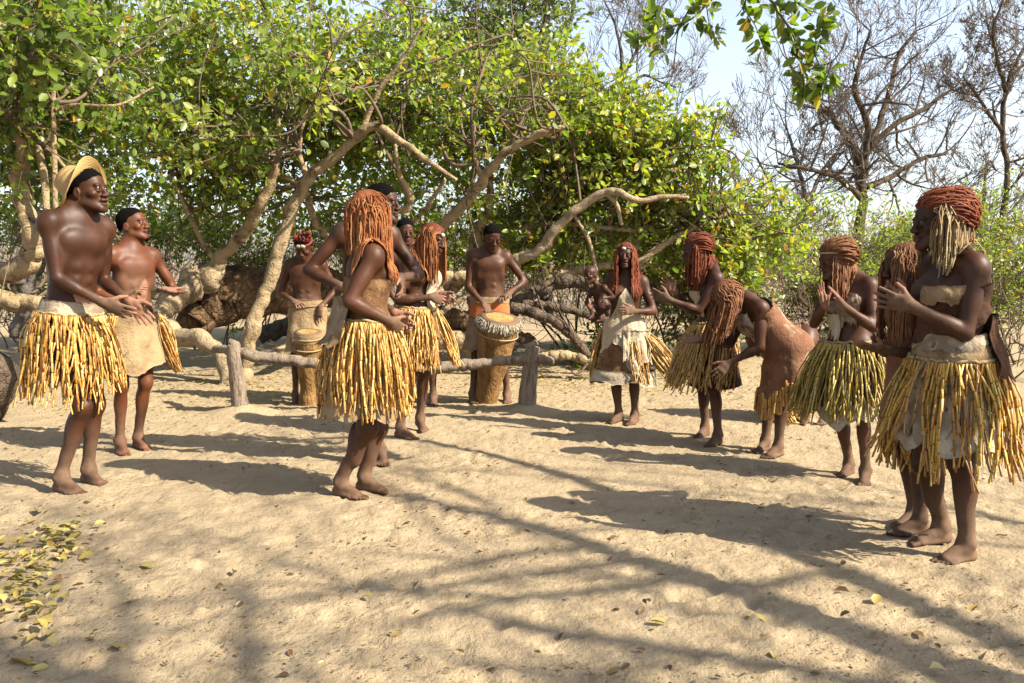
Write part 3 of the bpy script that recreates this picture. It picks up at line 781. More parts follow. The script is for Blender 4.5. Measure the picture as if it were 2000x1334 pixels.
log('fallen_branch', 'upper dead branch running above the arched one to the baby', [(985, 620, 9.9, 12), (1015, 575, 9.9, 12), (1050, 552, 9.9, 11), (1100, 535, 9.9, 11), (1150, 525, 9.9, 10), (1200, 518, 9.9, 9), (1260, 520, 9.9, 7)], 'bark', 202, 4)
log('fallen_branch', 'long dead branch dropping diagonally to the sand beside the white hide dress', [(985, 600, 9.3, 11), (1025, 605, 9.3, 12), (1065, 618, 9.3, 12), (1100, 640, 9.3, 12), (1130, 672, 9.3, 11), (1152, 705, 9.3, 8), (1165, 725, 9.3, 6)], 'bark_dark', 203, 5)
log('fallen_branch', 'slim dead branch stretching right between the arched and the diagonal ones', [(1020, 592, 9.5, 8), (1070, 598, 9.5, 9), (1120, 606, 9.5, 9), (1165, 622, 9.5, 9), (1230, 632, 9.5, 8)], 'bark_dark', 204, 3)
log('curved_log', 'low curved log lying on the sand right of the rail', [(1040, 704, 9.3, 8), (1075, 694, 9.3, 11), (1110, 693, 9.3, 11), (1145, 703, 9.3, 11), (1172, 722, 9.3, 11), (1195, 742, 9.3, 10)], 'bark', 205, 4)
log('stubby_log', 'short dark log end poking out right of the big drum', [(960, 650, 9.9, 12), (1000, 655, 9.9, 13), (1032, 662, 9.9, 12), (1052, 676, 9.9, 8)], 'bark_dark', 206)
log('heavy_log', 'heavy mottled log lying crosswise left of the big drum', [(690, 640, 10, 26), (770, 625, 10, 26), (850, 622, 10, 26), (905, 632, 10, 25), (945, 640, 10, 20)], 'bark_fallen', 207, 2, 16)
log('heavy_log', 'stout pale stump piece lying under the mottled log', [(820, 665, 9.8, 20), (870, 668, 9.8, 22), (905, 665, 9.8, 20), (925, 690, 9.8, 10)], 'bark', 208, 0, 14)
log('pale_log', 'smooth pale branch resting high across behind the right drummer', [(830, 560, 9.2, 13), (870, 545, 9.2, 14), (905, 538, 9.2, 12), (960, 530, 9.3, 8)], 'bark', 209)
log('pale_log', 'pale branch slanting up left of the big drum at waist height', [(845, 620, 9.4, 7), (875, 600, 9.4, 8), (905, 580, 9.4, 7), (930, 570, 9.4, 4)], 'bark_pale', 210, 1)
log('stump', 'dark rounded stump cut off by the left frame edge', [(-70, 800, 6.9, 46), (-40, 770, 6.9, 62), (-25, 740, 6.9, 58), (-20, 705, 6.9, 40)], 'bark_dark', 211, 0, 20)
log('grey_log', 'grey weathered log in the sun behind the left drummer', [(505, 655, 11.2, 16), (560, 640, 11.2, 20), (630, 628, 11.2, 18)], 'bark_grey', 212, 0)

# ---------------------------------------------------------------- the rail of the drummers
def rail_bench():
    g0, g1 = G(470, 806), G(1028, 803)
    o = empty('log_rail', (g0 + g1) / 2); tag(o, 'rough log rail on two forked posts standing in front of the drums', 'rail')
    r = np.random.default_rng(90)
    def post(pts, seed, nm='post'):
        q = spline(np.array(pts), 22)
        v, f = tube(q[:, :3], q[:, 3], 12, True, .10, seed)
        return mk(nm, v, f, M['post'], o)
    t0, t1 = P(456, 676, g0[1] - .02), P(1040, 680, g1[1])
    post([(*(g0 - V(0, 0, .15)), .080), (*g0, .074), (*(g0 * .5 + t0 * .5), .066), (*t0, .056), (*(t0 + V(-.01, 0, .012)), .03)], 4)
    post([(*(g1 - V(0, 0, .15)), .082), (*g1, .078), (*(g1 * .5 + t1 * .5), .070), (*t1, .062), (*(t1 + V(.01, 0, .012)), .035)], 5)
    yr = g0[1] + .02
    pts = [(422, 682, 7.5, 9), (470, 690, yr, 12), (540, 700, yr, 13), (620, 708, yr, 12), (720, 712, yr, 12), (830, 716, yr, 13), (900, 714, yr, 14), (940, 710, yr, 11), (985, 704, yr, 10), (1030, 700, yr, 10), (1062, 703, yr, 10), (1082, 704, yr, 6)]
    v, f = limb(pts, seed=6, sides=12, gnarl=.18, n=120, wob=.25); mk('rail', v, f, M['post'], o)
    for g, s in ((g0, 1), (g1, 2)):     # heaped sand round each foot
        n = 24; a = np.arange(n) * 2 * math.pi / n
        rings = [(.05, .075), (.105, .052), (.16, .035), (.26, .01), (.36, -.025)]
        v = np.vstack([np.stack([g[0] + rr * np.cos(a) * (1.15 + .3 * vnoise(a * 1.2, a * 0 + s, 5)), g[1] + rr * np.sin(a), g[2] + z + .012 * vnoise(a * 2 + rr * 9, a * 0 + s, 7)], 1) for rr, z in rings])
        f = np.vstack([np.stack([k * n + np.arange(n), k * n + (np.arange(n) + 1) % n, (k + 1) * n + (np.arange(n) + 1) % n, (k + 1) * n + np.arange(n)], 1)[:, ::-1] for k in range(4)])
        tag(mk('sand_heap', v, f, M['sand']), 'low heap of sand packed round a post of the log rail', None, None, 'structure')
rail_bench()

# ---------------------------------------------------------------- an invented shade tree for the branch shadows, unseen but for its hanging branch
def shade_tree():
    r = np.random.default_rng(15)
    base = V(8.2, -2.2, float(gh(8.2, -2.2)))
    o = empty('shade_tree', base); tag(o, 'unseen shade tree, a leafy branch hanging into the top of the picture right of centre', 'tree')
    T = []
    def seg(pts, seed, s=9):
        q = spline(np.array(pts, float), 10 * len(pts)); v, f = tube(q[:, :3], q[:, 3], s, True, .12, seed); mk('limb' if seed > 1 else 'trunk', v, f, M['bark_grey'], o); T.append(q)
    seg([(*(base - V(0, 0, .2)), .30), (*(base + V(-.1, .1, 1.2)), .25), (7.9, -1.8, 2.6, .22), (7.5, -1.6, 3.8, .19)], 1, 14)
    seg([(7.5, -1.6, 3.8, .15), (6.9, -1.2, 4.9, .12), (6.1, -.9, 5.8, .09), (5.4, -.5, 6.3, .06), (4.6, -.2, 6.7, .035)], 2)
    seg([(7.5, -1.6, 3.8, .14), (7.4, -.6, 4.9, .11), (7.0, .4, 5.6, .09), (6.6, 1.0, 5.9, .06), (6.2, 1.5, 6.3, .035)], 3)
    seg([(7.6, -1.7, 3.5, .13), (8.5, -.8, 4.6, .1), (9.2, .2, 5.6, .07), (9.4, 1.2, 6.5, .04)], 4)
    seg([(7.6, -1.7, 3.3, .13), (6.6, -2.4, 4.2, .10), (5.6, -2.9, 5.2, .08), (4.6, -3.2, 6.2, .055), (3.6, -3.3, 6.8, .03)], 5)
    seg([(7.5, -1.6, 3.8, .12), (7.7, -1.9, 5.3, .09), (7.4, -2.2, 6.8, .06), (7.0, -2.4, 8.0, .03)], 6)
    seg([(6.9, -1.2, 4.9, .08), (6.8, -1.9, 5.9, .06), (6.2, -2.2, 6.9, .045), (5.3, -2.4, 7.6, .025)], 7)
    # the limb that reaches over into the picture
    hl = [(*V(7.4, -.6, 4.9), .09), (6.4, .9, 4.5, .07), (5.2, 2.4, 4.1, .055), (4.0, 3.6, 3.75, .04), (2.8, 4.4, 3.35, .028), (*P(1560, -90, 4.6), .02)]
    seg(hl, 8)
    bb = Bag()
    for q in T[1:7]:
        for i in list(range(10, len(q), 3)) + [len(q) - 1]:
            d = nrm(np.gradient(q[:, :3], axis=0)[i] + r.normal(size=3) * .8 + V(0, 0, .2))
            grow(bb, q[i, :3], d, r.uniform(.8, 1.4), max(q[i, 3] * .5, .014), 3, r, .12, .6, .007, (2, 3), .12)
    tag(bb.mk('branches', M['twig'], o), kind='stuff')
    # sparse leaf clusters out of sight above
    pts = np.vstack(bb.v)[::14]; pts = pts[r.random(len(pts)) < .06]
    g = vnoise(pts[:, 0] * .9, pts[:, 1] * .9 + pts[:, 2], 77); pts = pts[g > -.05]
    pts = np.repeat(pts, 5, 0) + r.normal(size=(len(pts) * 5, 3)) * .10
    x, y, z = leaf_frames(pts, r.normal(size=(len(pts), 3)), r.uniform(.06, .10, len(pts)), r)
    v, f = leaf_mesh_arrays(pts, x, y, z); lb = Bag(); lb.add(v, f, np.repeat(np.clip(r.normal(.4, .2, len(pts)), 0, 1), 2))
    tag(lb.mk('crown', M['leaf'], o), kind='stuff')
    # hanging branch in view
    hb = Bag(); D = 4.5; leafs = []
    def strand(pts, rad, leafy, dens, seed):
        q = spline(np.array([P(*p) for p in pts]), 8 * len(pts)); v, f = tube(q, np.linspace(rad, rad * .35, len(q)), 6, True, .1, seed); hb.add(v, f)
        for i in range(len(q)):
            if i / len(q) >= leafy and r.random() < dens:
                for k in range(int(r.integers(2, 5))):
                    d = nrm(r.normal(size=3) + nrm(q[min(i + 1, len(q) - 1)] - q[i - 1]) * .6); leafs.append((q[i] + d * .02, d))
        return q
    S = [([(1560, -90, 4.6), (1500, -30, 4.55), (1515, 15, 4.5), (1545, 60, 4.5), (1563, 110, 4.5), (1570, 160, 4.5), (1566, 185, 4.5)], .010, .22, .75),
         ([(1560, -90, 4.6), (1480, -40, 4.7), (1455, 10, 4.7), (1475, 50, 4.7), (1490, 90, 4.7)], .007, .3, .7),
         ([(1655, 68, 4.4), (1645, 95, 4.4), (1625, 120, 4.4), (1600, 128, 4.45), (1568, 128, 4.5)], .006, 1.1, .0),
         ([(1625, 120, 4.4), (1615, 150, 4.4), (1600, 175, 4.4)], .004, .2, .8),
         ([(1600, 128, 4.45), (1590, 95, 4.5), (1600, 60, 4.5), (1610, 25, 4.5)], .004, .0, .35),
         ([(1480, -60, 4.7), (1420, -30, 4.8), (1380, 10, 4.8), (1345, 40, 4.8), (1290, 60, 4.8), (1250, 80, 4.8)], .007, .3, .5),
         ([(1420, -30, 4.8), (1330, -20, 4.9), (1290, 15, 4.9), (1265, 40, 4.9), (1240, 100, 4.9)], .006, .4, .5),
         ([(1345, 20, 4.8), (1325, 60, 4.8), (1318, 110, 4.8), (1312, 150, 4.8), (1296, 178, 4.8)], .005, 1.1, 0),
         ([(1380, 10, 4.8), (1385, 45, 4.8), (1395, 70, 4.8)], .004, .3, .6),
         ([(1300, 50, 4.8), (1270, 80, 4.8), (1235, 120, 4.8), (1222, 150, 4.8)], .003, 1.1, 0),
         ([(1340, 40, 4.8), (1300, 90, 4.8), (1265, 110, 4.8)], .003, .5, .3),
         ([(1500, -30, 4.55), (1540, -10, 4.5), (1570, 15, 4.5), (1625, 35, 4.5)], .005, .3, .5),
         ([(1320, 100, 4.8), (1340, 120, 4.8), (1345, 140, 4.8)], .002, 1.1, 0), ([(1325, 60, 4.8), (1300, 75, 4.8), (1285, 100, 4.8)], .002, 1.1, 0)]
    for k, s in enumerate(S): strand(*s, k)
    hb.mk('hanging_branch', M['bark_grey'], o)
    P0 = np.array([a for a, _ in leafs]); D0 = np.array([a for _, a in leafs])
    x, y, z = leaf_frames(P0, D0, r.uniform(.055, .088, len(P0)), r)
    for i in range(len(P0)):
        place_leaf('leaf', P0[i], x[i], y[i], z[i], float(r.uniform(.8, .98) if r.random() < .17 else r.uniform(.1, .62)), o)
shade_tree()

# ---------------------------------------------------------------- leaf litter
def litter():
    r = np.random.default_rng(61)
    def frame(n, flat=.25):
        nz = nrm(np.stack([r.normal(size=n) * flat, r.normal(size=n) * flat, np.ones(n)], 1))
        a = r.uniform(0, 6.28, n); x = np.stack([np.cos(a), np.sin(a), r.normal(size=n) * .12], 1)
        x = nrm(x - nz * (x * nz).sum(1, keepdims=True)); return x, np.cross(nz, x), nz
    # the leaves that can be told apart
    big = []
    for px, py, s, t, lb in ((299, 1110, .10, .80, 'pale yellow leaf standing curled on the sand ahead of the leaf drift'), (1707, 1183, .08, .7, None), (709, 1168, .07, .82, 'pale green leaf lying alone on the sand at the bottom centre'),
                             (1458, 1206, .10, .78, 'broad greenish yellow leaf on shadowed sand at the lower right'), (1303, 1222, .09, .82, 'bright yellow leaf tilted up on the sand below the long shadows'),
                             (1968, 1048, .12, .40, 'curled orange brown leaf beside the feet of the woman at the right end'), (220, 1262, .11, .55, 'yellow brown leaf in shadow near the bottom left'), (1905, 1188, .09, .5, 'brown curled leaf edge up at the lower right'),
                             (100, 1236, .12, .85, None), (152, 1096, .10, .66, 'tan leaf curled upward beside the leaf drift'), (20, 1292, .13, .62, None), (180, 1288, .09, .8, None), (915, 1040, .05, .2, 'small dark leaf on bright sand in the middle of the clearing'),
                             (475, 1178, .06, .15, None), (1290, 1000, .07, .6, None), (1590, 1010, .07, .4, None), (1205, 1050, .08, .2, None), (1630, 1155, .08, .15, None), (1510, 1290, .08, .75, None), (1850, 1315, .10, .7, None), (1270, 1180, .06, .1, None), (1100, 1240, .06, .1, None), (610, 940, .05, .3, None), (160, 1005, .07, .85, None), (70, 1000, .12, .9, None)):
        big.append((px, py, s, t, lb))
    P0 = [G(b[0], b[1]) for b in big]; S0 = [b[2] for b in big]; T0_ = [b[3] for b in big]; LB = [b[4] for b in big]; GR = ['leaves scattered on the open sand'] * len(big)
    # drift at the left edge
    for k in range(240):
        px, py = (r.normal(55, 42), r.normal(1140, 55)) if r.random() < .62 else (r.normal(118, 34), r.normal(1058, 20))
        if px < -60 or px > 200 or py < 1015: continue
        g = G(px, py); g[2] += abs(r.normal()) * .014
        P0.append(g); S0.append(r.uniform(.032, .060)); T0_.append(r.uniform(.55, 1.0) if r.random() < .85 else r.uniform(.1, .4)); LB.append(None); GR.append('yellow leaves of the drift at the left')
    for k in range(75):
        px, py = r.uniform(0, 2000), 1330 - 400 * r.random() ** 1.3
        P0.append(G(px, py)); S0.append(r.uniform(.03, .06)); T0_.append(r.uniform(0, .55)); LB.append(None); GR.append('leaves scattered on the open sand')
    n = len(P0); x, y, z = frame(n, .35)
    for i in range(n):
        s = S0[i] * (.72 if not GR[i].startswith('yellow') else 1.0)
        o = place_leaf('leaf_dry', P0[i] + V(0, 0, .008), x[i] * s, y[i] * s, z[i] * s * 2.2, T0_[i], None, 'fallen_leaf')
        drift = GR[i].startswith('yellow')
        tn = T0_[i]; tone = 'dark brown' if tn < .15 else 'brown' if tn < .35 else 'tan' if tn < .6 else 'golden yellow' if tn < .78 else 'pale yellow'
        X, Y = P0[i][0] / P0[i][1], P0[i][1]
        if drift: lb = '%s leaf in the %s of the leaf drift at the left edge' % (tone, 'far end' if Y > 3.75 else 'middle' if Y > 3.2 else 'near end')
        else: lb = '%s leaf on open sand %s, %s' % (tone, 'far left' if X < -.3 else 'left of centre' if X < 0 else 'right of centre' if X < .3 else 'far right', 'close to the dancers' if Y > 4 else 'in the middle ground' if Y > 3.2 else 'low in the picture')
        tag(o, LB[i] or lb, 'leaf', GR[i])
    # crumbs nobody could count
    N = 13000
    px = r.uniform(-200, 2200, N); py = 655 + 700 * r.random(N) ** 1.15
    dep = np.array([1, 0, 0])
    r1 = np.stack([(px - 1000) / FPX, np.full(N, math.cos(PITCH)) + (667 - py) / FPX * math.sin(PITCH), -math.sin(PITCH) + (667 - py) / FPX * math.cos(PITCH)], 1)
    t = CAM_H / -r1[:, 2]; X, Y = r1[:, 0] * t, r1[:, 1] * t
    # more litter under the trees and in the band right of the rail
    ok = (Y < 15) & (vnoise(X * 1.3, Y * 1.3, 91) + .5 * vnoise(X * 4, Y * 4, 92) > np.where(Y > 7, -.35, -.05)); X, Y = X[ok], Y[ok]
    ex = 3500; X = np.concatenate([X, r.normal(1.0, 1.1, ex), r.normal(-2.6, 1.2, 2500)]); Y = np.concatenate([Y, r.normal(9.2, .8, ex), r.normal(8.6, .8, 2500)])
    Z = gh(X, Y) + .006; n = len(X); x, y, z = frame(n, .3)
    s = (.006 + .022 * r.random(n) ** 2.2) * np.clip(Y / 4, .7, 2.2)
    tint = np.where(Y > 7, r.uniform(.2, .95, n), r.uniform(0, .45, n))
    v, f = leaf_mesh_arrays(np.stack([X, Y, Z], 1), x * s[:, None], y * s[:, None] * .7, z * s[:, None])
    b = Bag(); b.add(v, f, np.repeat(tint, 2))
    tag(b.mk('leaf_litter', M['leaf_dry'], origin=V(0, 5, 0)), 'fine dry leaf crumbs and twigs strewn over the sand', None, None, 'stuff')
litter()
print('ENV', round(time.time() - T0, 1))
# ================================================================ people: one signed-distance body each, turned into one mesh
def smin(a, b, k):
    h = np.maximum(k - np.abs(a - b), 0) / k
    return np.minimum(a, b) - h * h * k * .25
class SDF:
    def __init__(s): s.p = []
    def _add(s, fn, lo, hi, k, tag, sub=False): s.p.append((fn, np.asarray(lo) - .06, np.asarray(hi) + .06, k, tag, sub))
    def cone(s, a, b, ra, rb, k=.02, tag=''):
        a = np.asarray(a, float); b = np.asarray(b, float); d = b - a; L2 = max(d @ d, 1e-9); r = max(ra, rb)
        def fn(X, Y, Z):
            x, y, z = X - a[0], Y - a[1], Z - a[2]
            t = np.clip((x * d[0] + y * d[1] + z * d[2]) / L2, 0, 1)
            return np.sqrt((x - t * d[0]) ** 2 + (y - t * d[1]) ** 2 + (z - t * d[2]) ** 2) - (ra + (rb - ra) * t)
        s._add(fn, np.minimum(a, b) - r, np.maximum(a, b) + r, k, tag)
    def ell(s, c, R, rad, k=.02, tag='', sub=False):
        c = np.asarray(c, float); R = np.asarray(R, float); rad = np.asarray(rad, float)
        def fn(X, Y, Z):
            x, y, z = X - c[0], Y - c[1], Z - c[2]
            q = [R[i][0] * x + R[i][1] * y + R[i][2] * z for i in range(3)]
            k0 = np.sqrt(sum((q[i] / rad[i]) ** 2 for i in range(3))); k1 = np.sqrt(sum((q[i] / rad[i] ** 2) ** 2 for i in range(3)))
            return k0 * (k0 - 1) / np.maximum(k1, 1e-6)
        m = rad.max(); s._add(fn, c - m, c + m, k, tag, sub)
    def econe(s, a, b, side, wa, wb, k=.03, tag=''):
        """tapered limb of elliptic section: wa, wb = (half width along side, half depth)"""
        a = np.asarray(a, float); b = np.asarray(b, float); d = b - a; L = np.linalg.norm(d); ez = d / L
        ex = nrm(side - ez * (np.asarray(side) @ ez)); ey = np.cross(ez, ex)
        def fn(X, Y, Z):
            x, y, z = X - a[0], Y - a[1], Z - a[2]
            u = x * ex[0] + y * ex[1] + z * ex[2]; v = x * ey[0] + y * ey[1] + z * ey[2]; w = x * ez[0] + y * ez[1] + z * ez[2]
            t = np.clip(w / L, 0, 1); rw = wa[0] + (wb[0] - wa[0]) * t; rd = wa[1] + (wb[1] - wa[1]) * t; m = np.minimum(rw, rd)
            return (np.sqrt((u / rw) ** 2 + (v / rd) ** 2 + ((w - t * L) / m) ** 2) - 1) * m
        r = max(*wa, *wb); s._add(fn, np.minimum(a, b) - r, np.maximum(a, b) + r, k, tag)
    def grid(s, lo, hi, h):
        n = np.ceil((hi - lo) / h).astype(int) + 1
        ax = [lo[i] + h * np.arange(n[i]) for i in range(3)]
        out = np.full(n, .3)
        for fn, a, b, k, tag, sub in s.p:
            i0 = [max(0, int(np.floor((a[i] - lo[i]) / h))) for i in range(3)]; i1 = [min(n[i], int(np.ceil((b[i] - lo[i]) / h)) + 1) for i in range(3)]
            if any(i1[i] <= i0[i] for i in range(3)): continue
            sl = tuple(slice(i0[i], i1[i]) for i in range(3))
            d = fn(ax[0][sl[0]][:, None, None], ax[1][sl[1]][None, :, None], ax[2][sl[2]][None, None, :])
            out[sl] = -smin(-out[sl], d, k) if sub else smin(out[sl], d, k)
        return out
    def at(s, p, tags=None):
        out = np.full(len(p), .5)
        for fn, a, b, k, tag, sub in s.p:
            if tags and tag not in tags: continue
            m = np.all((p > a - .2) & (p < b + .2), axis=1)
            if not m.any(): continue
            q = p[m]; d = fn(q[:, 0], q[:, 1], q[:, 2])
            out[m] = -smin(-out[m], d, k) if sub else smin(out[m], d, k)
        return out
def surface_net(g, lo, h):
    s = g < 0; n = g.shape
    sl = lambda o: tuple(slice(o[i], n[i] - 1 + o[i]) for i in range(3))
    C = [(i, j, k) for i in (0, 1) for j in (0, 1) for k in (0, 1)]
    cnt = sum(s[sl(o)].astype(np.int8) for o in C)
    act = (cnt > 0) & (cnt < 8); I = np.argwhere(act)
    if not len(I): return np.zeros((0, 3)), np.zeros((0, 4), int)
    idx = np.full(act.shape, -1); idx[act] = np.arange(len(I))
    val = {o: g[I[:, 0] + o[0], I[:, 1] + o[1], I[:, 2] + o[2]] for o in C}
    acc = np.zeros((len(I), 3)); num = np.zeros(len(I))
    for o in C:
        for ax in range(3):
            if o[ax]: continue
            p = list(o); p[ax] = 1; p = tuple(p); a, b = val[o], val[p]
            c = (a < 0) != (b < 0); t = np.where(c, a / np.where(c, a - b, 1), 0)
            e = np.array(o, float)[None].repeat(len(I), 0); e[:, ax] += t
            acc[c] += e[c]; num[c] += 1
    loc = acc / num[:, None]
    # pull the vertices onto the surface with one Newton step on the trilinear field
    for _ in range(2):
        f = np.clip(loc, 0, 1); w = [(1 - f[:, i], f[:, i]) for i in range(3)]
        v = sum(val[o] * w[0][o[0]] * w[1][o[1]] * w[2][o[2]] for o in C)
        gr = np.stack([sum(val[o] * (1 if o[a] else -1) * np.prod([w[b][o[b]] for b in range(3) if b != a], axis=0) for o in C) for a in range(3)], 1)
        loc = np.clip(loc - gr * (v / np.maximum((gr ** 2).sum(1), 1e-8))[:, None] * .8, -.1, 1.1)
    verts = lo + (I + loc) * h
    F = []
    for ax in range(3):
        b, c = (ax + 1) % 3, (ax + 2) % 3
        a0 = [slice(1, n[i] - 1) for i in range(3)]; a0[ax] = slice(0, n[ax] - 1); a1 = list(a0); a1[ax] = slice(1, n[ax])
        s0, s1 = s[tuple(a0)], s[tuple(a1)]
        for flag in (True, False):
            E = np.argwhere((s0 != s1) & (s0 == flag))
            off = np.ones(3, int); off[ax] = 0; E = E + off
            q = []
            for db, dc in ((-1, -1), (0, -1), (0, 0), (-1, 0)):
                e = E.copy(); e[:, b] += db; e[:, c] += dc; q.append(idx[e[:, 0], e[:, 1], e[:, 2]])
            f = np.stack(q, 1); F.append(f if flag else f[:, ::-1])
    F = np.vstack(F); F = F[(F >= 0).all(1)]
    return verts, F
def build_surface(S, coarse, fines):
    """coarse body grid plus finer boxes (lo, hi, h) for head, hands and feet"""
    lo = np.min([a for _, a, *_ in S.p], 0); hi = np.max([b for _, _, b, *_ in S.p], 0)
    v, f = surface_net(S.grid(lo, hi, coarse), lo, coarse)
    VS, FS, base = [], [], 0
    c = v[f].mean(1); keep = np.ones(len(f), bool)
    for a, b, h in fines: keep &= ~np.all((c > a + coarse * 1.3) & (c < b - coarse * 1.3), axis=1)
    f = f[keep]
    VS.append(v); FS.append(f); base = len(v)
    done = []
    for a, b, h in fines:
        w, q = surface_net(S.grid(a, b, h), a, h)
        if not len(w): continue
        cc = w[q].mean(1); kk = np.ones(len(q), bool)
        for a2, b2 in done: kk &= ~np.all((cc > a2 + .004) & (cc < b2 - .004), axis=1)
        VS.append(w); FS.append(q[kk] + base); base += len(w); done.append((a, b))
    v, f = np.vstack(VS), np.vstack(FS)
    used = np.zeros(len(v), bool); used[f.ravel()] = True
    m = np.cumsum(used) - 1
    return v[used], m[f]
def azv(az, pitch=0):
    a, p = math.radians(az), math.radians(pitch)
    return V(math.cos(a) * math.cos(p), math.sin(a) * math.cos(p), math.sin(p))
def rotv(v, axis, ang):
    axis = nrm(axis); return v * math.cos(ang) + np.cross(axis, v) * math.sin(ang) + axis * (axis @ v) * (1 - math.cos(ang))
def ik(a, c, l1, l2, pole):
    d = np.linalg.norm(c - a); u = (c - a) / d
    if d > (l1 + l2) * .995: k = d / ((l1 + l2) * .995); l1 *= k; l2 *= k
    x = (d * d + l1 * l1 - l2 * l2) / (2 * d); h = math.sqrt(max(l1 * l1 - x * x, 1e-6))
    p = pole - u * (pole @ u)
    return a + u * x + nrm(p) * h
def add_hand(S, w, tip, normal, right, s, curl=.35, spread=.09, thumb=.65, tag='hand'):
    a = nrm(tip - w); n = nrm(normal - a * (normal @ a)); b = np.cross(a, n) * (1 if right else -1)
    S.econe(w - a * .01 * s, w + a * .035 * s, b, (.024 * s, .019 * s), (.033 * s, .019 * s), .015 * s, tag)
    S.econe(w + a * .03 * s, w + a * .084 * s, b, (.034 * s, .018 * s), (.039 * s, .0135 * s), .012 * s, tag)
    S.ell(w + a * .035 * s + b * .024 * s + n * .008 * s, (a, b, n), (.034 * s, .016 * s, .017 * s), .014 * s, tag)
    for i, (o, L, r) in enumerate(((.031, .070, .0092), (.0105, .079, .0095), (-.010, .073, .0090), (-.029, .057, .0080))):
        p = w + a * (.086 - .006 * abs(i - 1)) * s + b * o * s; d = nrm(a + b * (1.5 - i) * spread)
        c = curl * (1 + .14 * (i - 1.2))
        for seg, (fr, cc) in enumerate(((.45, .55), (.31, .9), (.24, .6))):
            d = nrm(rotv(d, np.cross(d, n), c * cc)); q = p + d * L * fr * s
            S.cone(p, q, r * s * (1 - .09 * seg), r * s * (.90 - .10 * seg), .0035 * s, tag); p = q
    p = w + a * .024 * s + b * .030 * s + n * .006 * s; d = nrm(a * .62 + b * thumb + n * .28)
    q = p + d * .044 * s; S.cone(p, q, .0135 * s, .0112 * s, .008 * s, tag)
    d = nrm(d * .75 + a * .5 + n * .12); S.cone(q, q + d * .034 * s, .0110 * s, .0085 * s, .003 * s, tag)
    return a, n
def add_foot(S, g, d, right, s, lift=0.0, tag='foot'):
    """g: ground point under the heel, d: horizontal direction of the toes"""
    z = V(0, 0, 1); d = nrm(d * V(1, 1, 0)); r = np.cross(d, z); med = -r if right else r      # towards the big toe
    fd = d
    if lift: fd = nrm(d - z * lift)
    up = np.cross(np.cross(fd, z), fd); up = nrm(up)
    o = g - z * (.005 * s) + (z * .17 * lift * s)
    at = lambda x, y, h: o + fd * x * s + med * y * s + up * h * s
    S.ell(at(.0, 0, .030), (d, med, z), (.036 * s, .031 * s, .031 * s), .02 * s, tag)
    S.cone(at(.025, 0, .085), at(.03, 0, .055), .035 * s, .036 * s, .02 * s, tag)
    S.cone(at(.04, .004, .060), at(.145, .010, .026), .034 * s, .022 * s, .025 * s, tag)
    S.econe(at(0, 0, .018), at(.15, .002, .016), med, (.030 * s, .018 * s), (.043 * s, .015 * s), .02 * s, tag)
    for i, (y, L, rr) in enumerate(((.028, .050, .0128), (.009, .050, .0098), (-.006, .043, .0092), (-.020, .034, .0088), (-.033, .024, .0085))):
        p = at(.158 - .006 * i - .02 * (i == 4), y, .016); q = at(.158 - .006 * i + L * .8 - .02 * (i == 4), y * 1.12, .0105)
        S.cone(p, q, rr * s, rr * s * .95, .0045 * s, tag)
    for y, x in ((.033, .045), (-.033, .04)): S.ell(at(x - .02, y, .078), (d, med, z), (.014 * s, .011 * s, .014 * s), .014 * s, tag)
    return at(.022, 0, .09)
def add_head(S, c, f, u, s, mouth=0.0, fem=False):
    r = np.cross(f, u); A = (r, f, u)
    at = lambda x, y, z: c + (r * x + f * y + u * z) * s
    e = lambda p, rad, k, sub=False: S.ell(at(*p), A, np.array(rad) * s, k * s, 'head', sub)
    e((0, -.012, .028), (.073, .094, .088), .02)
    e((0, .022, -.040), (.058, .066, .078), .03)
    e((0, .030, .045), (.056, .060, .050), .03)
    j = .95 if fem else 1.0
    for sx in (-1, 1):
        S.cone(at(sx * .052, .005, -.062), at(sx * .018, .074 * j, -.098), .018 * s, .017 * s, .025 * s, 'head')
        e((sx * .044, .058, -.022), (.022, .022, .018), .02)
        e((sx * .028, .083, .022), (.022, .012, .009), .012)
        e((sx * .0755, -.012, -.014), (.008, .019, .031), .008); e((sx * .0815, -.008, -.010), (.004, .010, .018), .006, True)
        e((sx * .032, .098, .004), (.017, .013, .010), .010, True)
        e((sx * .031, .0795, .004), (.0150, .0135, .0125), .004)
        e((sx * .031, .0812, .0180), (.0165, .0150, .0095), .004); e((sx * .031, .0805, -.0082), (.0155, .0140, .0078), .004)
        e((sx * .016, .098, -.034), (.0105, .012, .009), .008)
    e((0, .076, -.104 + .0), (.021, .016, .016), .02)
    S.cone(at(0, .088, .014), at(0, .108, -.028), .0085 * s, .0125 * s, .012 * s, 'head')
    e((0, .110, -.032), (.013, .010, .010), .008)
    e((0, .088, -.058), (.027, .013, .012), .010)
    e((0, .095, -.0585 + mouth * .004), (.025, .0105, .0075), .006)
    e((0, .092, -.0745 - mouth * .012), (.022, .0115, .0085), .006)
    if mouth: e((0, .103, -.066 - mouth * .004), (.019, .020, .005 + mouth * .007), .004, True)
    else: e((0, .110, -.0665), (.024, .010, .0016), .003, True)
    return at, A
PEOPLE = {}
class Person: pass
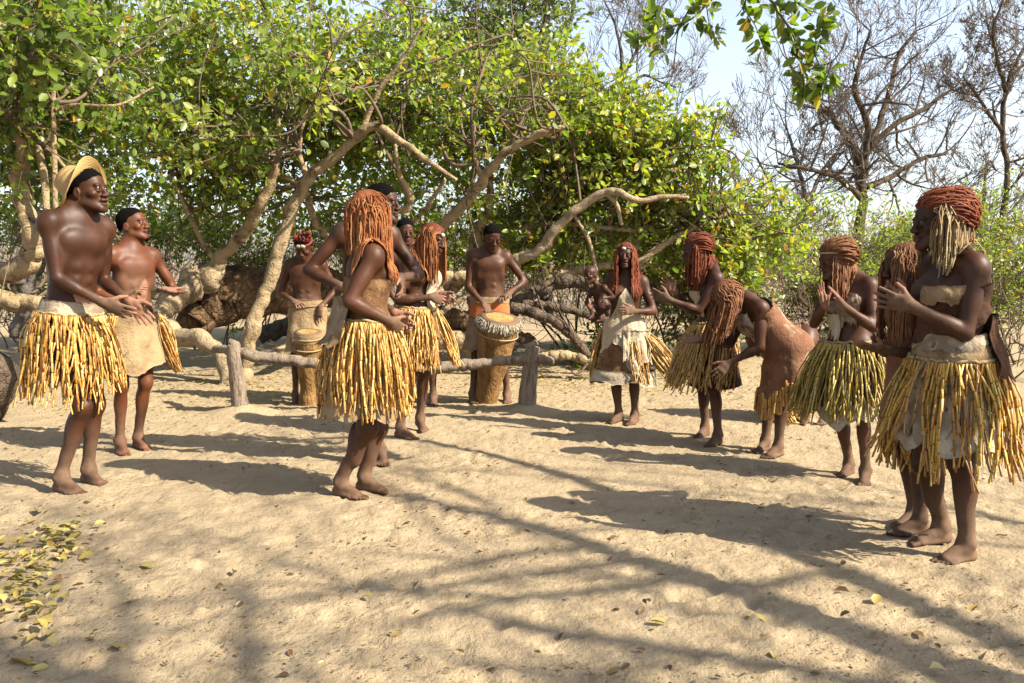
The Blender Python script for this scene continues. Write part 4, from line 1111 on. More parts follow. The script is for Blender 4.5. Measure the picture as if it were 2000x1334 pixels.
def person(key, label, Hh, feet, hip, sh, head, wr, tip, pn, poles, sex='m', build=1.0, skin='skin', curl=(.35, .35), spread=.09, mouth=0.0, D=None, dust=(1, 1), belly=0, group='people dancing and drumming on the sand', knees=(None, None), headscale=1.0, feet3=None, coarse=None, cat='person', nohair=False, eyes=True, legbend=1.010):
    p = Person(); p.key = key; s = Hh / 1.70; p.s = s; S = SDF(); p.S = S
    gh_ = [] ; gd = []
    if feet3 is None:
        for ft in feet:
            a, b = G(ft[0], ft[1]), G(ft[2], ft[3]); gh_.append(a); gd.append(b - a)
    else:
        gh_ = [q[0] for q in feet3]; gd = [q[1] for q in feet3]
    base = (gh_[0] + gh_[1]) / 2
    D = D or base[1]; p.D = D
    pt = lambda q: P(q[0], q[1], D + q[2])
    hc, hd = pt(hip), azv(hip[3]); sc_, sd = pt(sh), azv(sh[3])
    ax = nrm(sc_ - hc); T = np.linalg.norm(sc_ - hc)
    def frame(d):
        f = nrm(d - ax * (d @ ax)); return f, np.cross(f, ax)        # forward, person's right
    pf, pr = frame(hd); cf, cr = frame(sd)
    p.hc, p.sc, p.ax, p.T, p.pf, p.pr, p.cf, p.cr = hc, sc_, ax, T, pf, pr, cf, cr
    fem = sex == 'f'; w = s * build
    # ---- trunk
    at = lambda t: hc + ax * T * t
    mid = nrm(pr + cr)
    secs = [(-.10, pr, .150 + .012 * fem, .105 + .010 * fem), (.12, pr, .148 + .014 * fem, .104 + .012 * fem), (.36, mid, .125 - .006 * fem, .088 + belly), (.58, cr, .128, .096), (.80, cr, .133, .097), (.95, cr, .110, .078)]
    for (t0, r0, w0, d0), (t1, r1, w1, d1) in zip(secs[:-1], secs[1:]):
        S.econe(at(t0), at(t1), nrm(r0 + r1), (w0 * w, d0 * w), (w1 * w, d1 * w), .04 * s, 'torso')
    shw = (.163 if not fem else .150) * s * (1 + .4 * (build - 1))
    nb = sc_ + ax * .055 * s - cf * .008 * s
    hf = azv(head[3], head[4]); hu = nrm(V(0, 0, 1) - hf * hf[2]); roll = math.radians(head[5]) if len(head) > 5 else 0
    if roll: hu = rotv(hu, hf, roll)
    hcn = pt(head); hs = s * headscale * (1.0 if Hh > 1 else 1.0); p.hs = hs
    p.head, p.hf, p.hu = hcn, hf, hu; p.hr = np.cross(hf, hu)
    hat, A = add_head(S, hcn, hf, hu, hs, mouth, fem); p.hat = hat
    S.cone(nb - ax * .02 * s, hcn - hu * .055 * hs - hf * .022 * hs, .056 * s * (.92 if fem else 1), .050 * s * (.9 if fem else 1), .03 * s, 'neck')
    sho = []
    for i, sg in ((0, 1), (1, -1)):
        j = sc_ + cr * sg * shw - ax * .024 * s; sho.append(j)
        S.cone(nb + ax * .022 * s - cf * .012 * s, j + ax * .006 * s, .038 * s, .042 * s, .05 * s, 'torso'); S.cone(nb - ax * .045 * s, j - ax * .03 * s, .055 * s, .045 * s, .04 * s, 'torso')
        S.cone(nb - ax * .03 * s + cf * .03 * s, j + cf * .02 * s + ax * .01 * s, .022 * s, .022 * s, .016 * s, 'torso')
        S.ell(j - cr * sg * .004 * s, (cr, cf, ax), np.array((.058, .060, .070)) * w * (.93 if fem else 1), .03 * s, 'arm')
        if not fem and Hh > 1:
            S.ell(at(.80) + cr * sg * .066 * s + cf * .070 * s, (cr, cf, ax), np.array((.070, .030, .058)) * w, .045 * s, 'torso')
            S.ell(at(.775) + cr * sg * .083 * s + cf * .1005 * w, (cr, cf, ax), np.array((.010, .006, .010)) * s, .006 * s, 'torso')
            for q in range(4): S.ell(at(.18 + .125 * q) + cr * sg * .032 * s + cf * (.078 + .006 * (q > 1)) * w, (cr, cf, ax), np.array((.028, .022, .030)) * w, .012 * s, 'torso')
            S.ell(at(.62) + cr * sg * .105 * s + cf * .03 * s, (cr, cf, ax), np.array((.040, .06, .075)) * w, .03 * s, 'torso')
        elif fem: S.ell(at(.74) + cr * sg * .072 * s + cf * .082 * w, (cr, cf, ax), np.array((.062, .052, .060)) * w, .035 * s, 'torso')
        S.ell(at(-.12) + pr * sg * .070 * s - pf * .070 * s, (pr, pf, ax), np.array((.080, .070, .085)) * w * (1.06 if fem else .92), .05 * s, 'hip')
    # ---- legs
    p.knee = []; p.ankle = []; dustpts = []
    for i, sg in ((0, 1), (1, -1)):
        hj = hc + pr * sg * .088 * s - ax * .03 * s
        lift = feet[i][4] if feet3 is None and len(feet[i]) > 4 else 0
        an = add_foot(S, gh_[i], gd[i], i == 0, s, lift)
        dl = np.linalg.norm(an - hj); lt = ls = dl * .5 * (legbend if feet3 is None else 1.25)
        kp = nrm(gd[i] * V(1, 1, 0)) * .75 + pf * .5 + pr * sg * .12
        kn = ik(hj, an, lt, ls, kp) if knees[i] is None else pt(knees[i])
        p.knee.append(kn); p.ankle.append(an)
        bk = -nrm(kp); sd_ = nrm(np.cross(kn - an, kp))
        S.cone(hj, hj * .55 + kn * .45, .086 * w, .076 * w, .04 * s, 'leg'); S.cone(hj * .55 + kn * .45, kn, .076 * w, .050 * w, .03 * s, 'leg')
        S.ell(kn - bk * .012 * s, (sd_, bk, V(0, 0, 1)), np.array((.042, .045, .052)) * w, .02 * s, 'leg')
        S.cone(kn, an, .046 * w, .030 * w, .03 * s, 'leg')
        S.ell(kn * .68 + an * .32 + bk * .020 * s, (sd_, bk, nrm(kn - an)), np.array((.046, .042, .105)) * w, .025 * s, 'leg')
        S.cone(kn * .35 + an * .65 + bk * .016 * s, an + bk * .022 * s, .026 * w, .014 * w, .025 * s, 'leg')
    # ---- arms
    p.elbow = []; p.wrist = []; pal = []
    lu, lf = .170 * Hh, .150 * Hh
    for i, sg in ((0, 1), (1, -1)):
        wq, tq = pt(wr[i]), pt(tip[i])
        dd = np.linalg.norm(wq - sho[i])
        if dd > (lu + lf) * 1.06: print('ARM', key, i, round(dd / (lu + lf), 2))
        el = ik(sho[i], wq, lu, lf, np.asarray(poles[i], float)); p.elbow.append(el); p.wrist.append(wq)
        a = nrm(wq - el)
        S.cone(sho[i], el, .047 * w, .035 * w, .014 * s, 'arm')
        S.ell(sho[i] * .5 + el * .5, (nrm(np.cross(el - sho[i], cf)), nrm(np.cross(np.cross(el - sho[i], cf), el - sho[i])), nrm(el - sho[i])), np.array((.041, .044, .095)) * w, .012 * s, 'arm')
        S.cone(el, wq, .036 * w, .0235 * w, .010 * s, 'arm')
        S.ell(el * .74 + wq * .26, (nrm(np.cross(a, V(0, .3, 1))), nrm(np.cross(np.cross(a, V(0, .3, 1)), a)), a), np.array((.038, .040, .080)) * w, .010 * s, 'arm')
        av, n = add_hand(S, wq, tq, np.asarray(pn[i], float), i == 0, s, curl[i], spread)
        pal.append((wq + av * .09 * s, n, av))
    # ---- the surface
    fine = max(.0040, .00105 * D) if Hh > 1 else .0042
    co = coarse or fine * 2.7
    bx = [(hcn - .138 * hs, hcn + .138 * hs, fine)]
    for i in (0, 1):
        c = pal[i][0]; bx.append((c - .125 * s, c + .125 * s, fine * .85))
        c = gh_[i] + nrm(gd[i] * V(1, 1, 0)) * .09 * s; bx.append((c - V(.15, .15, .05) * s, c + V(.15, .15, .13) * s, fine))
    v, f = build_surface(S, co, bx)
    # ---- dust on feet and hands, paler palms, lips
    z0 = min(g[2] for g in gh_)
    du = np.zeros(len(v))
    for i in (0, 1):
        d = np.linalg.norm((v - gh_[i] - V(0, 0, .03)) / V(1, 1, 1.25), axis=1); du = np.maximum(du, dust[0] * np.clip(1 - (d - .07 * s) / (.22 * s), 0, 1))
        d = np.linalg.norm(v - pal[i][0], axis=1); du = np.maximum(du, dust[1] * np.clip(1 - (d - .06 * s) / (.16 * s), 0, 1) * .8)
    pa = np.zeros(len(v))
    for c, n, av in pal:
        q = v - c; d = np.linalg.norm(q, axis=1); pa = np.maximum(pa, (d < .125 * s) * np.clip((q @ n) / (.012 * s) + .25, 0, 1))
    q = (v - hat(0, .10, -.066)) / hs; li = np.clip(1 - (np.sqrt((q @ p.hr / .027) ** 2 + (q @ hf / .022) ** 2 + (q @ hu / (.017 + .010 * mouth)) ** 2) - .75) / .3, 0, 1)
    q = (v - hcn) / hs; qx, qy, qz = q @ p.hr, q @ hf, q @ hu
    br = np.clip(1 - np.abs(qz - (.0225 + .05 * (np.abs(qx) - .012) - 1.6 * (np.abs(qx) - .012) ** 2)) / .0052, 0, 1) * (np.abs(qx) > .011) * (np.abs(qx) < .050) * (qy > .05) * (Hh > 1)
    o = mk('person', v, f, M[skin], None, V(base[0], base[1], z0), attrs={'dust': ('POINT', du), 'pale': ('POINT', pa * .9), 'lip': ('POINT', li), 'brow': ('POINT', br)})
    tag(o, label, cat, group)
    p.o = o
    if eyes:
        for sx in (-1, 1):
            c = hat(sx * .031, .0815, .0045); R = .0128 * hs
            nu, nv = 12, 9; a = np.arange(nu) * 2 * math.pi / nu; t = np.linspace(.12, 2.2, nv)
            ev = np.vstack([c + R * (np.sin(tt) * (np.cos(a)[:, None] * p.hr + np.sin(a)[:, None] * hu) + math.cos(tt) * hf) for tt in t] + [c[None] + hf * R])
            i = np.arange(nv - 1)[:, None] * nu; j = np.arange(nu)[None]
            ef = np.stack([i + j, i + nu + j, i + nu + (j + 1) % nu, i + (j + 1) % nu], -1).reshape(-1, 4)
            et = np.stack([np.arange(nu), (np.arange(nu) + 1) % nu, np.full(nu, nv * nu)], 1)
            mi = np.concatenate([np.repeat((t[:-1] < .72).astype(int), nu), np.ones(nu, int)])
            mk('eye', ev, [ef, et], [M['eye'], M['iris']], o, mi=mi)
    if mouth > .4:
        S2 = SDF(); S2.ell(hat(0, .083, -.061), A, np.array((.017, .012, .0045)) * hs, .01, '')
        c = hat(0, .083, -.061); v, f = surface_net(S2.grid(c - .03, c + .03, .003), c - .03, .003)
        mk('teeth', v, f, M['teeth'], o)
    PEOPLE[key] = p
    return p
def cropped_hair(p, line=.045, back=-.055, thick=.009, mat='hair_black', name='hair'):
    """short hair: the head surface pushed out a little above a hairline"""
    S = SDF(); s = p.hs; A = (p.hr, p.hf, p.hu)
    S.ell(p.hat(0, -.013, .030), A, np.array((.0745 + thick * .8, .0945 + thick * .6, .089 + thick)) * s, .02, '')
    S.ell(p.hat(0, .026, .048), A, np.array((.058 + thick * .8, .056 + thick * .3, .048 + thick)) * s, .03 * s, '')
    h = max(.004, .0011 * p.D); lo = p.head - .16 * s; v, f = surface_net(S.grid(lo, p.head + .16 * s, h), lo, h)
    q = (v - p.head) / s; x, y, z = q @ p.hr, q @ p.hf, q @ p.hu
    lim = np.where(y > .02, line + .006 - .5 * np.maximum(0, np.abs(x) - .045), np.where(y > -.03, np.interp(y, [-.03, .0, .02], [-.005, .012, line - .01]), np.interp(y, [-.09, -.03], [back, -.005])))
    inside = z > lim
    v = v - nrm(v - p.head) * ((thick + .004) * s * (1 - np.clip((z - lim) / .028, 0, 1)) ** 2)[:, None]
    lim = lim + .006 * vnoise(x * 90, y * 90 + z * 60, 8); inside = z > lim
    v = v + (RNG.normal(size=(len(v), 1)) * .0014) * nrm(v - p.head)
    f = f[inside[f].sum(1) >= 3]
    return mk(name, v, f, M[mat], p.o)

# ---------------------------------------------------------------- braids
def braids(p, n, length, mat, rad=.0062, style='hang', open_=55, lay=(.006, .030), seed=0, gather=None, name='hair', steps=30, lift=1.0, sway=(0, 0, 0), az=None, tint=None, lenj=.2, cap=True, top=70):
    n = int(n * 1.75); rad = rad * .70; steps = int(steps * .75); lenj = lenj + .08
    r = np.random.default_rng(seed); s = p.hs; f, u, rt = p.hf, p.hu, p.hr
    cen = p.hat(0, -.008, .022); ex = np.array((.074, .094, .089)) * s
    up0 = nrm(u * 1.0 - f * .22)                         # the crown of the wig
    B = (np.cross(f, up0), nrm(np.cross(up0, np.cross(f, up0))), up0)      # right, front, up
    def surf(th, ph, e):
        d = (np.sin(th) * np.sin(ph))[:, None] * B[0] + (np.sin(th) * np.cos(ph))[:, None] * B[1] + np.cos(th)[:, None] * B[2]
        k = 1 / np.sqrt(((d @ rt) / ex[0]) ** 2 + ((d @ f) / ex[1]) ** 2 + ((d @ u) / ex[2]) ** 2)
        return cen + d * (k + e)[:, None]
    ph = np.radians(r.uniform(-180, 180, n) if az is None else r.uniform(az[0], az[1], n)); th = np.radians(r.uniform(2, top, n)); e = r.uniform(lay[0], lay[1], n) * s
    L = length * r.uniform(1 - lenj, 1 + lenj * .5, n)
    pts = []
    op = math.radians(open_)
    if style == 'swept':
        gth, gph = np.radians(gather[0]) + r.normal(size=n) * .10, np.radians(gather[1]) + r.normal(size=n) * .26
        th0 = np.radians(r.uniform(25, 98, n)); ph0 = np.radians(r.uniform(-112, 112, n)); front = np.abs(ph0) < 1.0; th0 = np.where(front, np.radians(np.where(r.random(n) < .55, r.uniform(60, 77, n), r.uniform(22, 62, n))), th0)
        x0 = lambda a, b: np.stack([np.sin(a) * np.sin(b), np.sin(a) * np.cos(b), np.cos(a)], 1)
        d0, d1 = x0(th0, ph0), x0(gth, gph); dm = nrm(d0 + d1 * .9 + V(0, 0, .55))
        m = 16
        for t in np.linspace(0, 1, m):
            d = nrm(d0 * (1 - t) ** 2 + dm * 2 * t * (1 - t) + d1 * t * t); a = np.arccos(np.clip(d[:, 2], -1, 1)); b = np.arctan2(d[:, 0], d[:, 1])
            pts.append(surf(a, b, e * (.25 + .75 * math.sin(math.pi * min(1, t * 1.15) ** .8)) + lift * .030 * s * math.sin(math.pi * t) * (a > .3) * np.clip(-d[:, 1] + .55, .1, 1)))
        th, ph = gth, gph
    else:
        m = 14; wv = r.normal(size=n)
        end = np.radians(r.uniform(92, 106, n))
        for t in np.linspace(0, 1, m):
            a = th + (end - th) * t
            b = ph.copy()
            fr = np.abs(ph) < op
            tgt = np.sign(ph + 1e-6) * (op + np.abs(ph) * .25)
            k = np.clip((a - .92) / .45, 0, 1); k = k * k * (3 - 2 * k)
            b = np.where(fr, ph + (tgt - ph) * k, ph)
            b = b + .16 * wv * np.sin(t * 6 + ph * 13) * (t > 0)
            pts.append(surf(a, b, e * (.3 + .7 * t) * (1 + .35 * np.sin(t * 5 + ph * 29))))
    P0 = pts[-1]; vel = nrm(pts[-1] - pts[-2])
    out = nrm((P0 - cen) - u * ((P0 - cen) @ u)[:, None])
    st = steps
    ds = L / st
    cur = P0.copy(); wob = r.normal(size=(n, 3)) * V(1, 1, 0); wf = r.uniform(2, 5, n)
    rowout = [cur]
    for k in range(st):
        t = k / st
        vel = nrm(vel * .62 + V(0, 0, -1) * .38 + np.asarray(sway) * .25 + wob * (.115 * np.sin(wf * t * 6 + ph * 9))[:, None])
        nx = cur + vel * ds[:, None]
        d = p.S.at(nx); bad = d < .009 + e * .35
        if bad.any():
            q = nx[bad]; h = .006
            g = np.stack([p.S.at(q + V(*np.eye(3)[i]) * h) - p.S.at(q - V(*np.eye(3)[i]) * h) for i in range(3)], 1)
            nx[bad] = q + nrm(g + 1e-9) * np.clip(.009 + e[bad] * .35 - d[bad], 0, .02)[:, None]
        cur = nx; rowout.append(cur)
    path = np.stack(pts[:-1] + rowout, 1)                 # n x m x 3
    path = path[:, np.unique(np.concatenate([np.arange(0, path.shape[1], 2), [path.shape[1] - 1]]))]
    return strands(name, path, rad * s, mat, p.o, r, tint), path
def strands(name, path, rad, mat, parent, r, tint=None, sides=3):
    n, m, _ = path.shape
    tan = nrm(np.gradient(path, axis=1)); ref = np.broadcast_to(V(.31, .42, .17), tan.shape)
    U = nrm(np.cross(tan, ref)); W = np.cross(tan, U)
    k = np.arange(m)
    rr = rad * r.uniform(.75, 1.25, (n, 1)) * (1 + .22 * np.sin(k * 2.2)[None] * np.ones((n, 1))); rr[:, -1] *= .45
    a = np.arange(sides) * 2 * math.pi / sides
    v = path[:, :, None] + rr[..., None, None] * (np.cos(a)[None, None, :, None] * U[:, :, None] + np.sin(a)[None, None, :, None] * W[:, :, None])
    base = (np.arange(n) * m * sides)[:, None, None] + (np.arange(m - 1) * sides)[None, :, None]; j = np.arange(sides)[None, None]; kk = (j + 1) % sides
    f = np.stack([base + j, base + kk, base + sides + kk, base + sides + j], -1).reshape(-1, 4)
    tt = np.repeat(np.clip(r.normal(.5, .30, n) if tint is None else r.uniform(*tint, n), 0, 1), (m - 1) * sides)
    o = mk(name, v.reshape(-1, 3), f, M[mat], parent, attrs={'tint': ('FACE', tt)})
    return tag(o, kind='stuff')
def wig_cap(p, mat, thick=.010, open_=True):
    """the dark under-layer that the braids are tied to"""
    return cropped_hair(p, .062 if open_ else .02, -.075, thick, mat, 'wig_cap')

# ---------------------------------------------------------------- garments and reed skirts
def dir_at(p, th, v):
    """outward direction at angle th (0 front, 90 the person's right, 180 back) and height v up the trunk"""
    k = np.clip(v / p.T, 0, 1)[..., None]
    f = nrm(p.pf * (1 - k) + p.cf * k); r = nrm(p.pr * (1 - k) + p.cr * k)
    return np.cos(th)[..., None] * f + np.sin(th)[..., None] * r
def trace(p, o, d, off, tags=('torso', 'hip')):
    t = np.full(len(o), .36)
    for _ in range(26):
        g = p.S.at(o + d * t[:, None], tags) - off; t = t - np.clip(g, -.02, .08) * .8
    return np.maximum(t, .04)
def ring(p, th, v, off, tags=('torso', 'hip')):
    th = np.asarray(th, float); v = np.broadcast_to(np.asarray(v, float), th.shape)
    d = dir_at(p, th, v); o = p.hc + p.ax * v[:, None]
    return o, d, trace(p, o, d, off, tags)
def push_out(p, pts, off, tags=('torso', 'hip', 'leg'), it=3):
    sh = pts.shape; q = pts.reshape(-1, 3).copy(); h = .008
    for _ in range(it):
        d = p.S.at(q, tags); bad = d < off
        if not bad.any(): break
        w = q[bad]; g = np.stack([p.S.at(w + V(*np.eye(3)[i]) * h, tags) - p.S.at(w - V(*np.eye(3)[i]) * h, tags) for i in range(3)], 1)
        q[bad] = w + nrm(g + 1e-9) * np.clip(off - d[bad], 0, .05)[:, None]
    return q.reshape(sh)
def garment(p, name, th, top, bot, mat, off=.010, flare=.25, rag=.015, nth=44, nv=26, seed=0, waist=0.0, fold=.006, swing=(0, 0, 0), label=None, drape=1.0):
    """a hide or cloth wrapped over the angles th (degrees); top / bot: heights above the hip joints (m, numbers or functions of the 0..1 position)"""
    r = np.random.default_rng(seed); u = np.linspace(0, 1, nth); ang = np.radians(th[0] + (th[1] - th[0]) * u)
    fu = lambda q: np.array([q(x) for x in u]) if callable(q) else np.full(nth, float(q))
    zt, zb = fu(top), fu(bot)
    zb = zb + rag * (vnoise(u * 9, u * 0 + seed, 3) * 1.6 + vnoise(u * 26, u * 0 + seed, 4)); zt = zt + rag * .4 * vnoise(u * 11, u * 0 + seed + 5, 4)
    o0, d0, t0 = ring(p, ang, waist, off)
    G_ = np.zeros((nv, nth, 3)); OUT = np.zeros((nv, nth, 3))
    for k, w in enumerate(np.linspace(0, 1, nv)):
        z = zt * (1 - w) + zb * w
        zc = np.maximum(z, waist); o, d, t = ring(p, ang, zc, off)
        below = np.maximum(waist - z, 0)
        fo = fold * vnoise(u * 7 + seed, w * 2.2 + u * 0, 6) * 2 + fold * .7 * vnoise(u * 19 + seed, w * 6 + u * 0, 7) + .012 * np.minimum(below * 3, 1) * np.sin(u * 17 + seed) * drape
        down = nrm(V(0, 0, -1) * drape - p.ax * (1 - drape))
        G_[k] = o + d * (t + fo + flare * below)[:, None] + down * below[:, None] + np.asarray(swing) * (below ** 1.3)[:, None]
        OUT[k] = d
    if (zb < waist).any():
        G_ = push_out(p, G_, off * .7 + .004)
    p.hem = G_[-1]
    th_ = .0045; v = np.vstack([G_.reshape(-1, 3), (G_ - OUT * th_).reshape(-1, 3)]); N = nv * nth
    i = np.arange(nv - 1)[:, None] * nth + np.arange(nth - 1)[None]; q = np.stack([i, i + 1, i + nth + 1, i + nth], -1).reshape(-1, 4)
    edge = np.concatenate([np.arange(nth), np.arange(1, nv) * nth + nth - 1, N - 2 - np.arange(nth - 1), (nv - 2 - np.arange(nv - 2)) * nth]); e2 = np.roll(edge, -1)
    f = np.vstack([q[:, ::-1] if th[1] > th[0] else q, (q if th[1] > th[0] else q[:, ::-1]) + N, np.stack([edge, edge + N, e2 + N, e2], 1)])
    o = mk(name, v, f, M[mat], p.o)
    if label: o['label'] = label
    return o
def reed_skirt(p, n, th, v, length, mat='reed', rad=.0095, flare=.30, swing=(0, 0, 0), seed=0, lj=.10, seg=.058, off=.016, sj=.035, band='cord', layers=1, slant=0.0, bandw=.022, label=None, sw=None, curlout=.0, push=True):
    r = np.random.default_rng(seed)
    ang0 = np.radians(np.linspace(th[0], th[1], 60)); vv = v(np.linspace(0, 1, 60)) if callable(v) else np.full(60, v)
    o, d, t = ring(p, ang0, vv, off)
    c = o + d * t[:, None]
    closed = abs(th[1] - th[0]) > 350
    bp = np.vstack([c, c[:1]]) if closed else c
    b = Bag()
    for k in (0, 1):
        vb, fb = tube(bp + d[[*range(60)] + ([0] if closed else [])] * .006 + p.ax * bandw * (k - .5) * .6 + .004 * r.normal(size=bp.shape), bandw * .36, 6, not closed, .1, seed + k); b.add(vb, fb)
    sk = b.mk('reed_skirt', M[band], p.o)
    if label: sk['label'] = label
    jobs = []; n = min(295, int(n * 1.72)); rad = rad * .82
    for k in range(n):
        u = (k + r.uniform(-.38, .38)) / max(1, n - 1); u = min(max(u, 0), 1); i = u * 59; i0 = int(i); i1 = min(i0 + 1, 59); fr = i - i0
        q = c[i0] * (1 - fr) + c[i1] * fr; dd = nrm(d[i0] * (1 - fr) + d[i1] * fr)
        q = q + dd * (.002 + .012 * (k % 2) + .004 * r.random())
        tg = nrm(np.cross(V(0, 0, 1), dd))
        L = length(u) if callable(length) else length
        L *= 1 + r.uniform(-lj * 1.6, lj * .6)
        s_ = np.asarray(sw(u) if sw else swing, float) + tg * r.normal() * sj + dd * r.normal() * sj * .7
        fl = (flare(u) if callable(flare) else flare) * r.uniform(.62, 1.02)
        ns = max(3, int(round(L / seg)))
        cuts = np.cumsum(r.uniform(.7, 1.3, ns)); cuts = np.concatenate([[0], cuts / cuts[-1]])
        gap = .0018 / L; ts = [0]
        for m_ in range(ns): ts += [cuts[m_] + gap, cuts[m_ + 1] - gap, cuts[m_ + 1]]
        ts = np.array(ts); kind = np.array([2] + [0, 1, 2] * ns)
        bend = r.normal(size=3) * .022
        pts = q + V(0, 0, -1) * (L * ts)[:, None] * (1 - .5 * min(1, fl * fl)) + dd * (L * fl * ts ** .85)[:, None] + s_ * (L * ts ** 1.25)[:, None] + bend * np.sin(ts * math.pi)[:, None] + dd * (curlout * ts ** 3)[:, None]
        pts = pts + np.cumsum(r.normal(size=(len(ts), 3)) * .0016, 0)
        jobs.append((pts, ts, kind))
    allp = push_out(p, np.vstack([j[0] for j in jobs]), rad + .012, it=2 if push else 0); at_ = 0
    for pts, ts, kind in jobs:
        pts = allp[at_:at_ + len(ts)]; at_ += len(ts)
        gr = gh(pts[:, 0], pts[:, 1]) + .012; pts[:, 2] = np.maximum(pts[:, 2], gr)
        R = rad * r.uniform(.70, 1.10) * (1 - .15 * ts)
        rr = np.where(kind == 2, R * .82, np.where(kind == 0, R, R * .95))
        vb, fb = tube(pts, rr, 4, True)
        mi = np.where(np.repeat((kind[:-1] == 2) | (kind[1:] == 2), 4), 1, 0)
        tn = np.clip(r.normal(.5, .22), 0, 1); sg = np.clip(tn + r.normal(0, .13, len(kind)), 0, 1)[(np.arange(len(kind)) // 3) * 3]
        ti = np.concatenate([np.repeat(sg[:-1], 4), np.full(len(fb[1]), tn)]); mi = np.concatenate([mi, np.ones(len(fb[1]), int)])
        mk('reed', vb, fb, [M[mat], M['reed_joint']], sk, pts[0], mi=mi, attrs={'tint': ('FACE', ti)})
    return sk
def hem_fringe(p, n, length, mat, rad, seed):
    """short reeds hanging from the hem of the garment made last"""
    r = np.random.default_rng(seed); h = spline(p.hem, 200)
    vb, fb = tube(h - V(0, 0, .004), .006, 5, False); sk = mk('reed_skirt', vb, fb, M['cord'], p.o)
    for k in range(n):
        q = h[int((k + r.random()) / n * 199)] + r.normal(size=3) * .006 + V(0, 0, .02); L = length * r.uniform(.75, 1.15); d = nrm(V(0, 0, -1) + r.normal(size=3) * .09)
        ts = np.array([0, .02, .46, .48, .50, .96, 1.0]); rr = rad * r.uniform(.75, 1.1) * np.array([.9, 1, 1, .82, 1, 1, .9])
        pts = q + d * (L * ts)[:, None]; vb, fb = tube(pts, rr, 4, True)
        mi = np.concatenate([np.repeat([0, 0, 1, 1, 0, 0], 4), np.ones(len(fb[1]), int)]); t0 = np.clip(r.normal(.5, .22), 0, 1)
        mk('reed', vb, fb, [M[mat], M['reed_joint']], sk, pts[0], mi=mi, attrs={'tint': ('FACE', np.full(len(mi), t0))})
def disc(p, name, c, n, rad, mat, th=.006):
    n = nrm(n); a_ = nrm(np.cross(n, V(.2, .1, 1))); b_ = np.cross(n, a_); k = 12; a = np.arange(k) * 2 * math.pi / k
    R = np.stack([np.cos(a)[:, None] * a_ * rad + np.sin(a)[:, None] * b_ * rad * .75 for _ in (0,)])[0]
    v = np.vstack([c + R, c + R * .7 + n * th, (c + n * th * 1.25)[None]]); j = np.arange(k); q = (j + 1) % k
    return mk(name, v, [np.stack([j, q, k + q, k + j], 1), np.stack([k + j, k + q, np.full(k, 2 * k)], 1)], M[mat], p.o)
def headband(p, mat='bead', tilt=.055, ornament=None, oz=.06):
    a = np.linspace(0, 2 * math.pi, 40); s = p.hs
    q = np.array([p.hat(math.sin(x) * .0745, math.cos(x) * .098 - .005, tilt + .012 * math.cos(x)) for x in a])
    v, f = tube(q, .007 * s, 6, False); hb = mk('headband', v, f, M[mat], p.o)
    if ornament: disc(p, 'shell_ornament', p.hat(ornament, .094, oz), p.hf + p.hr * ornament * 6, .020 * s, 'shell', .01)
def wrist_loop(p, i, mat='bead'):
    w, e = p.wrist[i], p.elbow[i]; a = nrm(w - e); u = nrm(np.cross(a, V(.2, .4, 1))); v_ = np.cross(a, u); t = np.linspace(0, 2 * math.pi, 20)
    c = w - a * .02
    v, f = tube(c + .029 * p.s * (np.cos(t)[:, None] * u + np.sin(t)[:, None] * v_), .005, 5, False); mk('bracelet', v, f, M[mat], p.o)
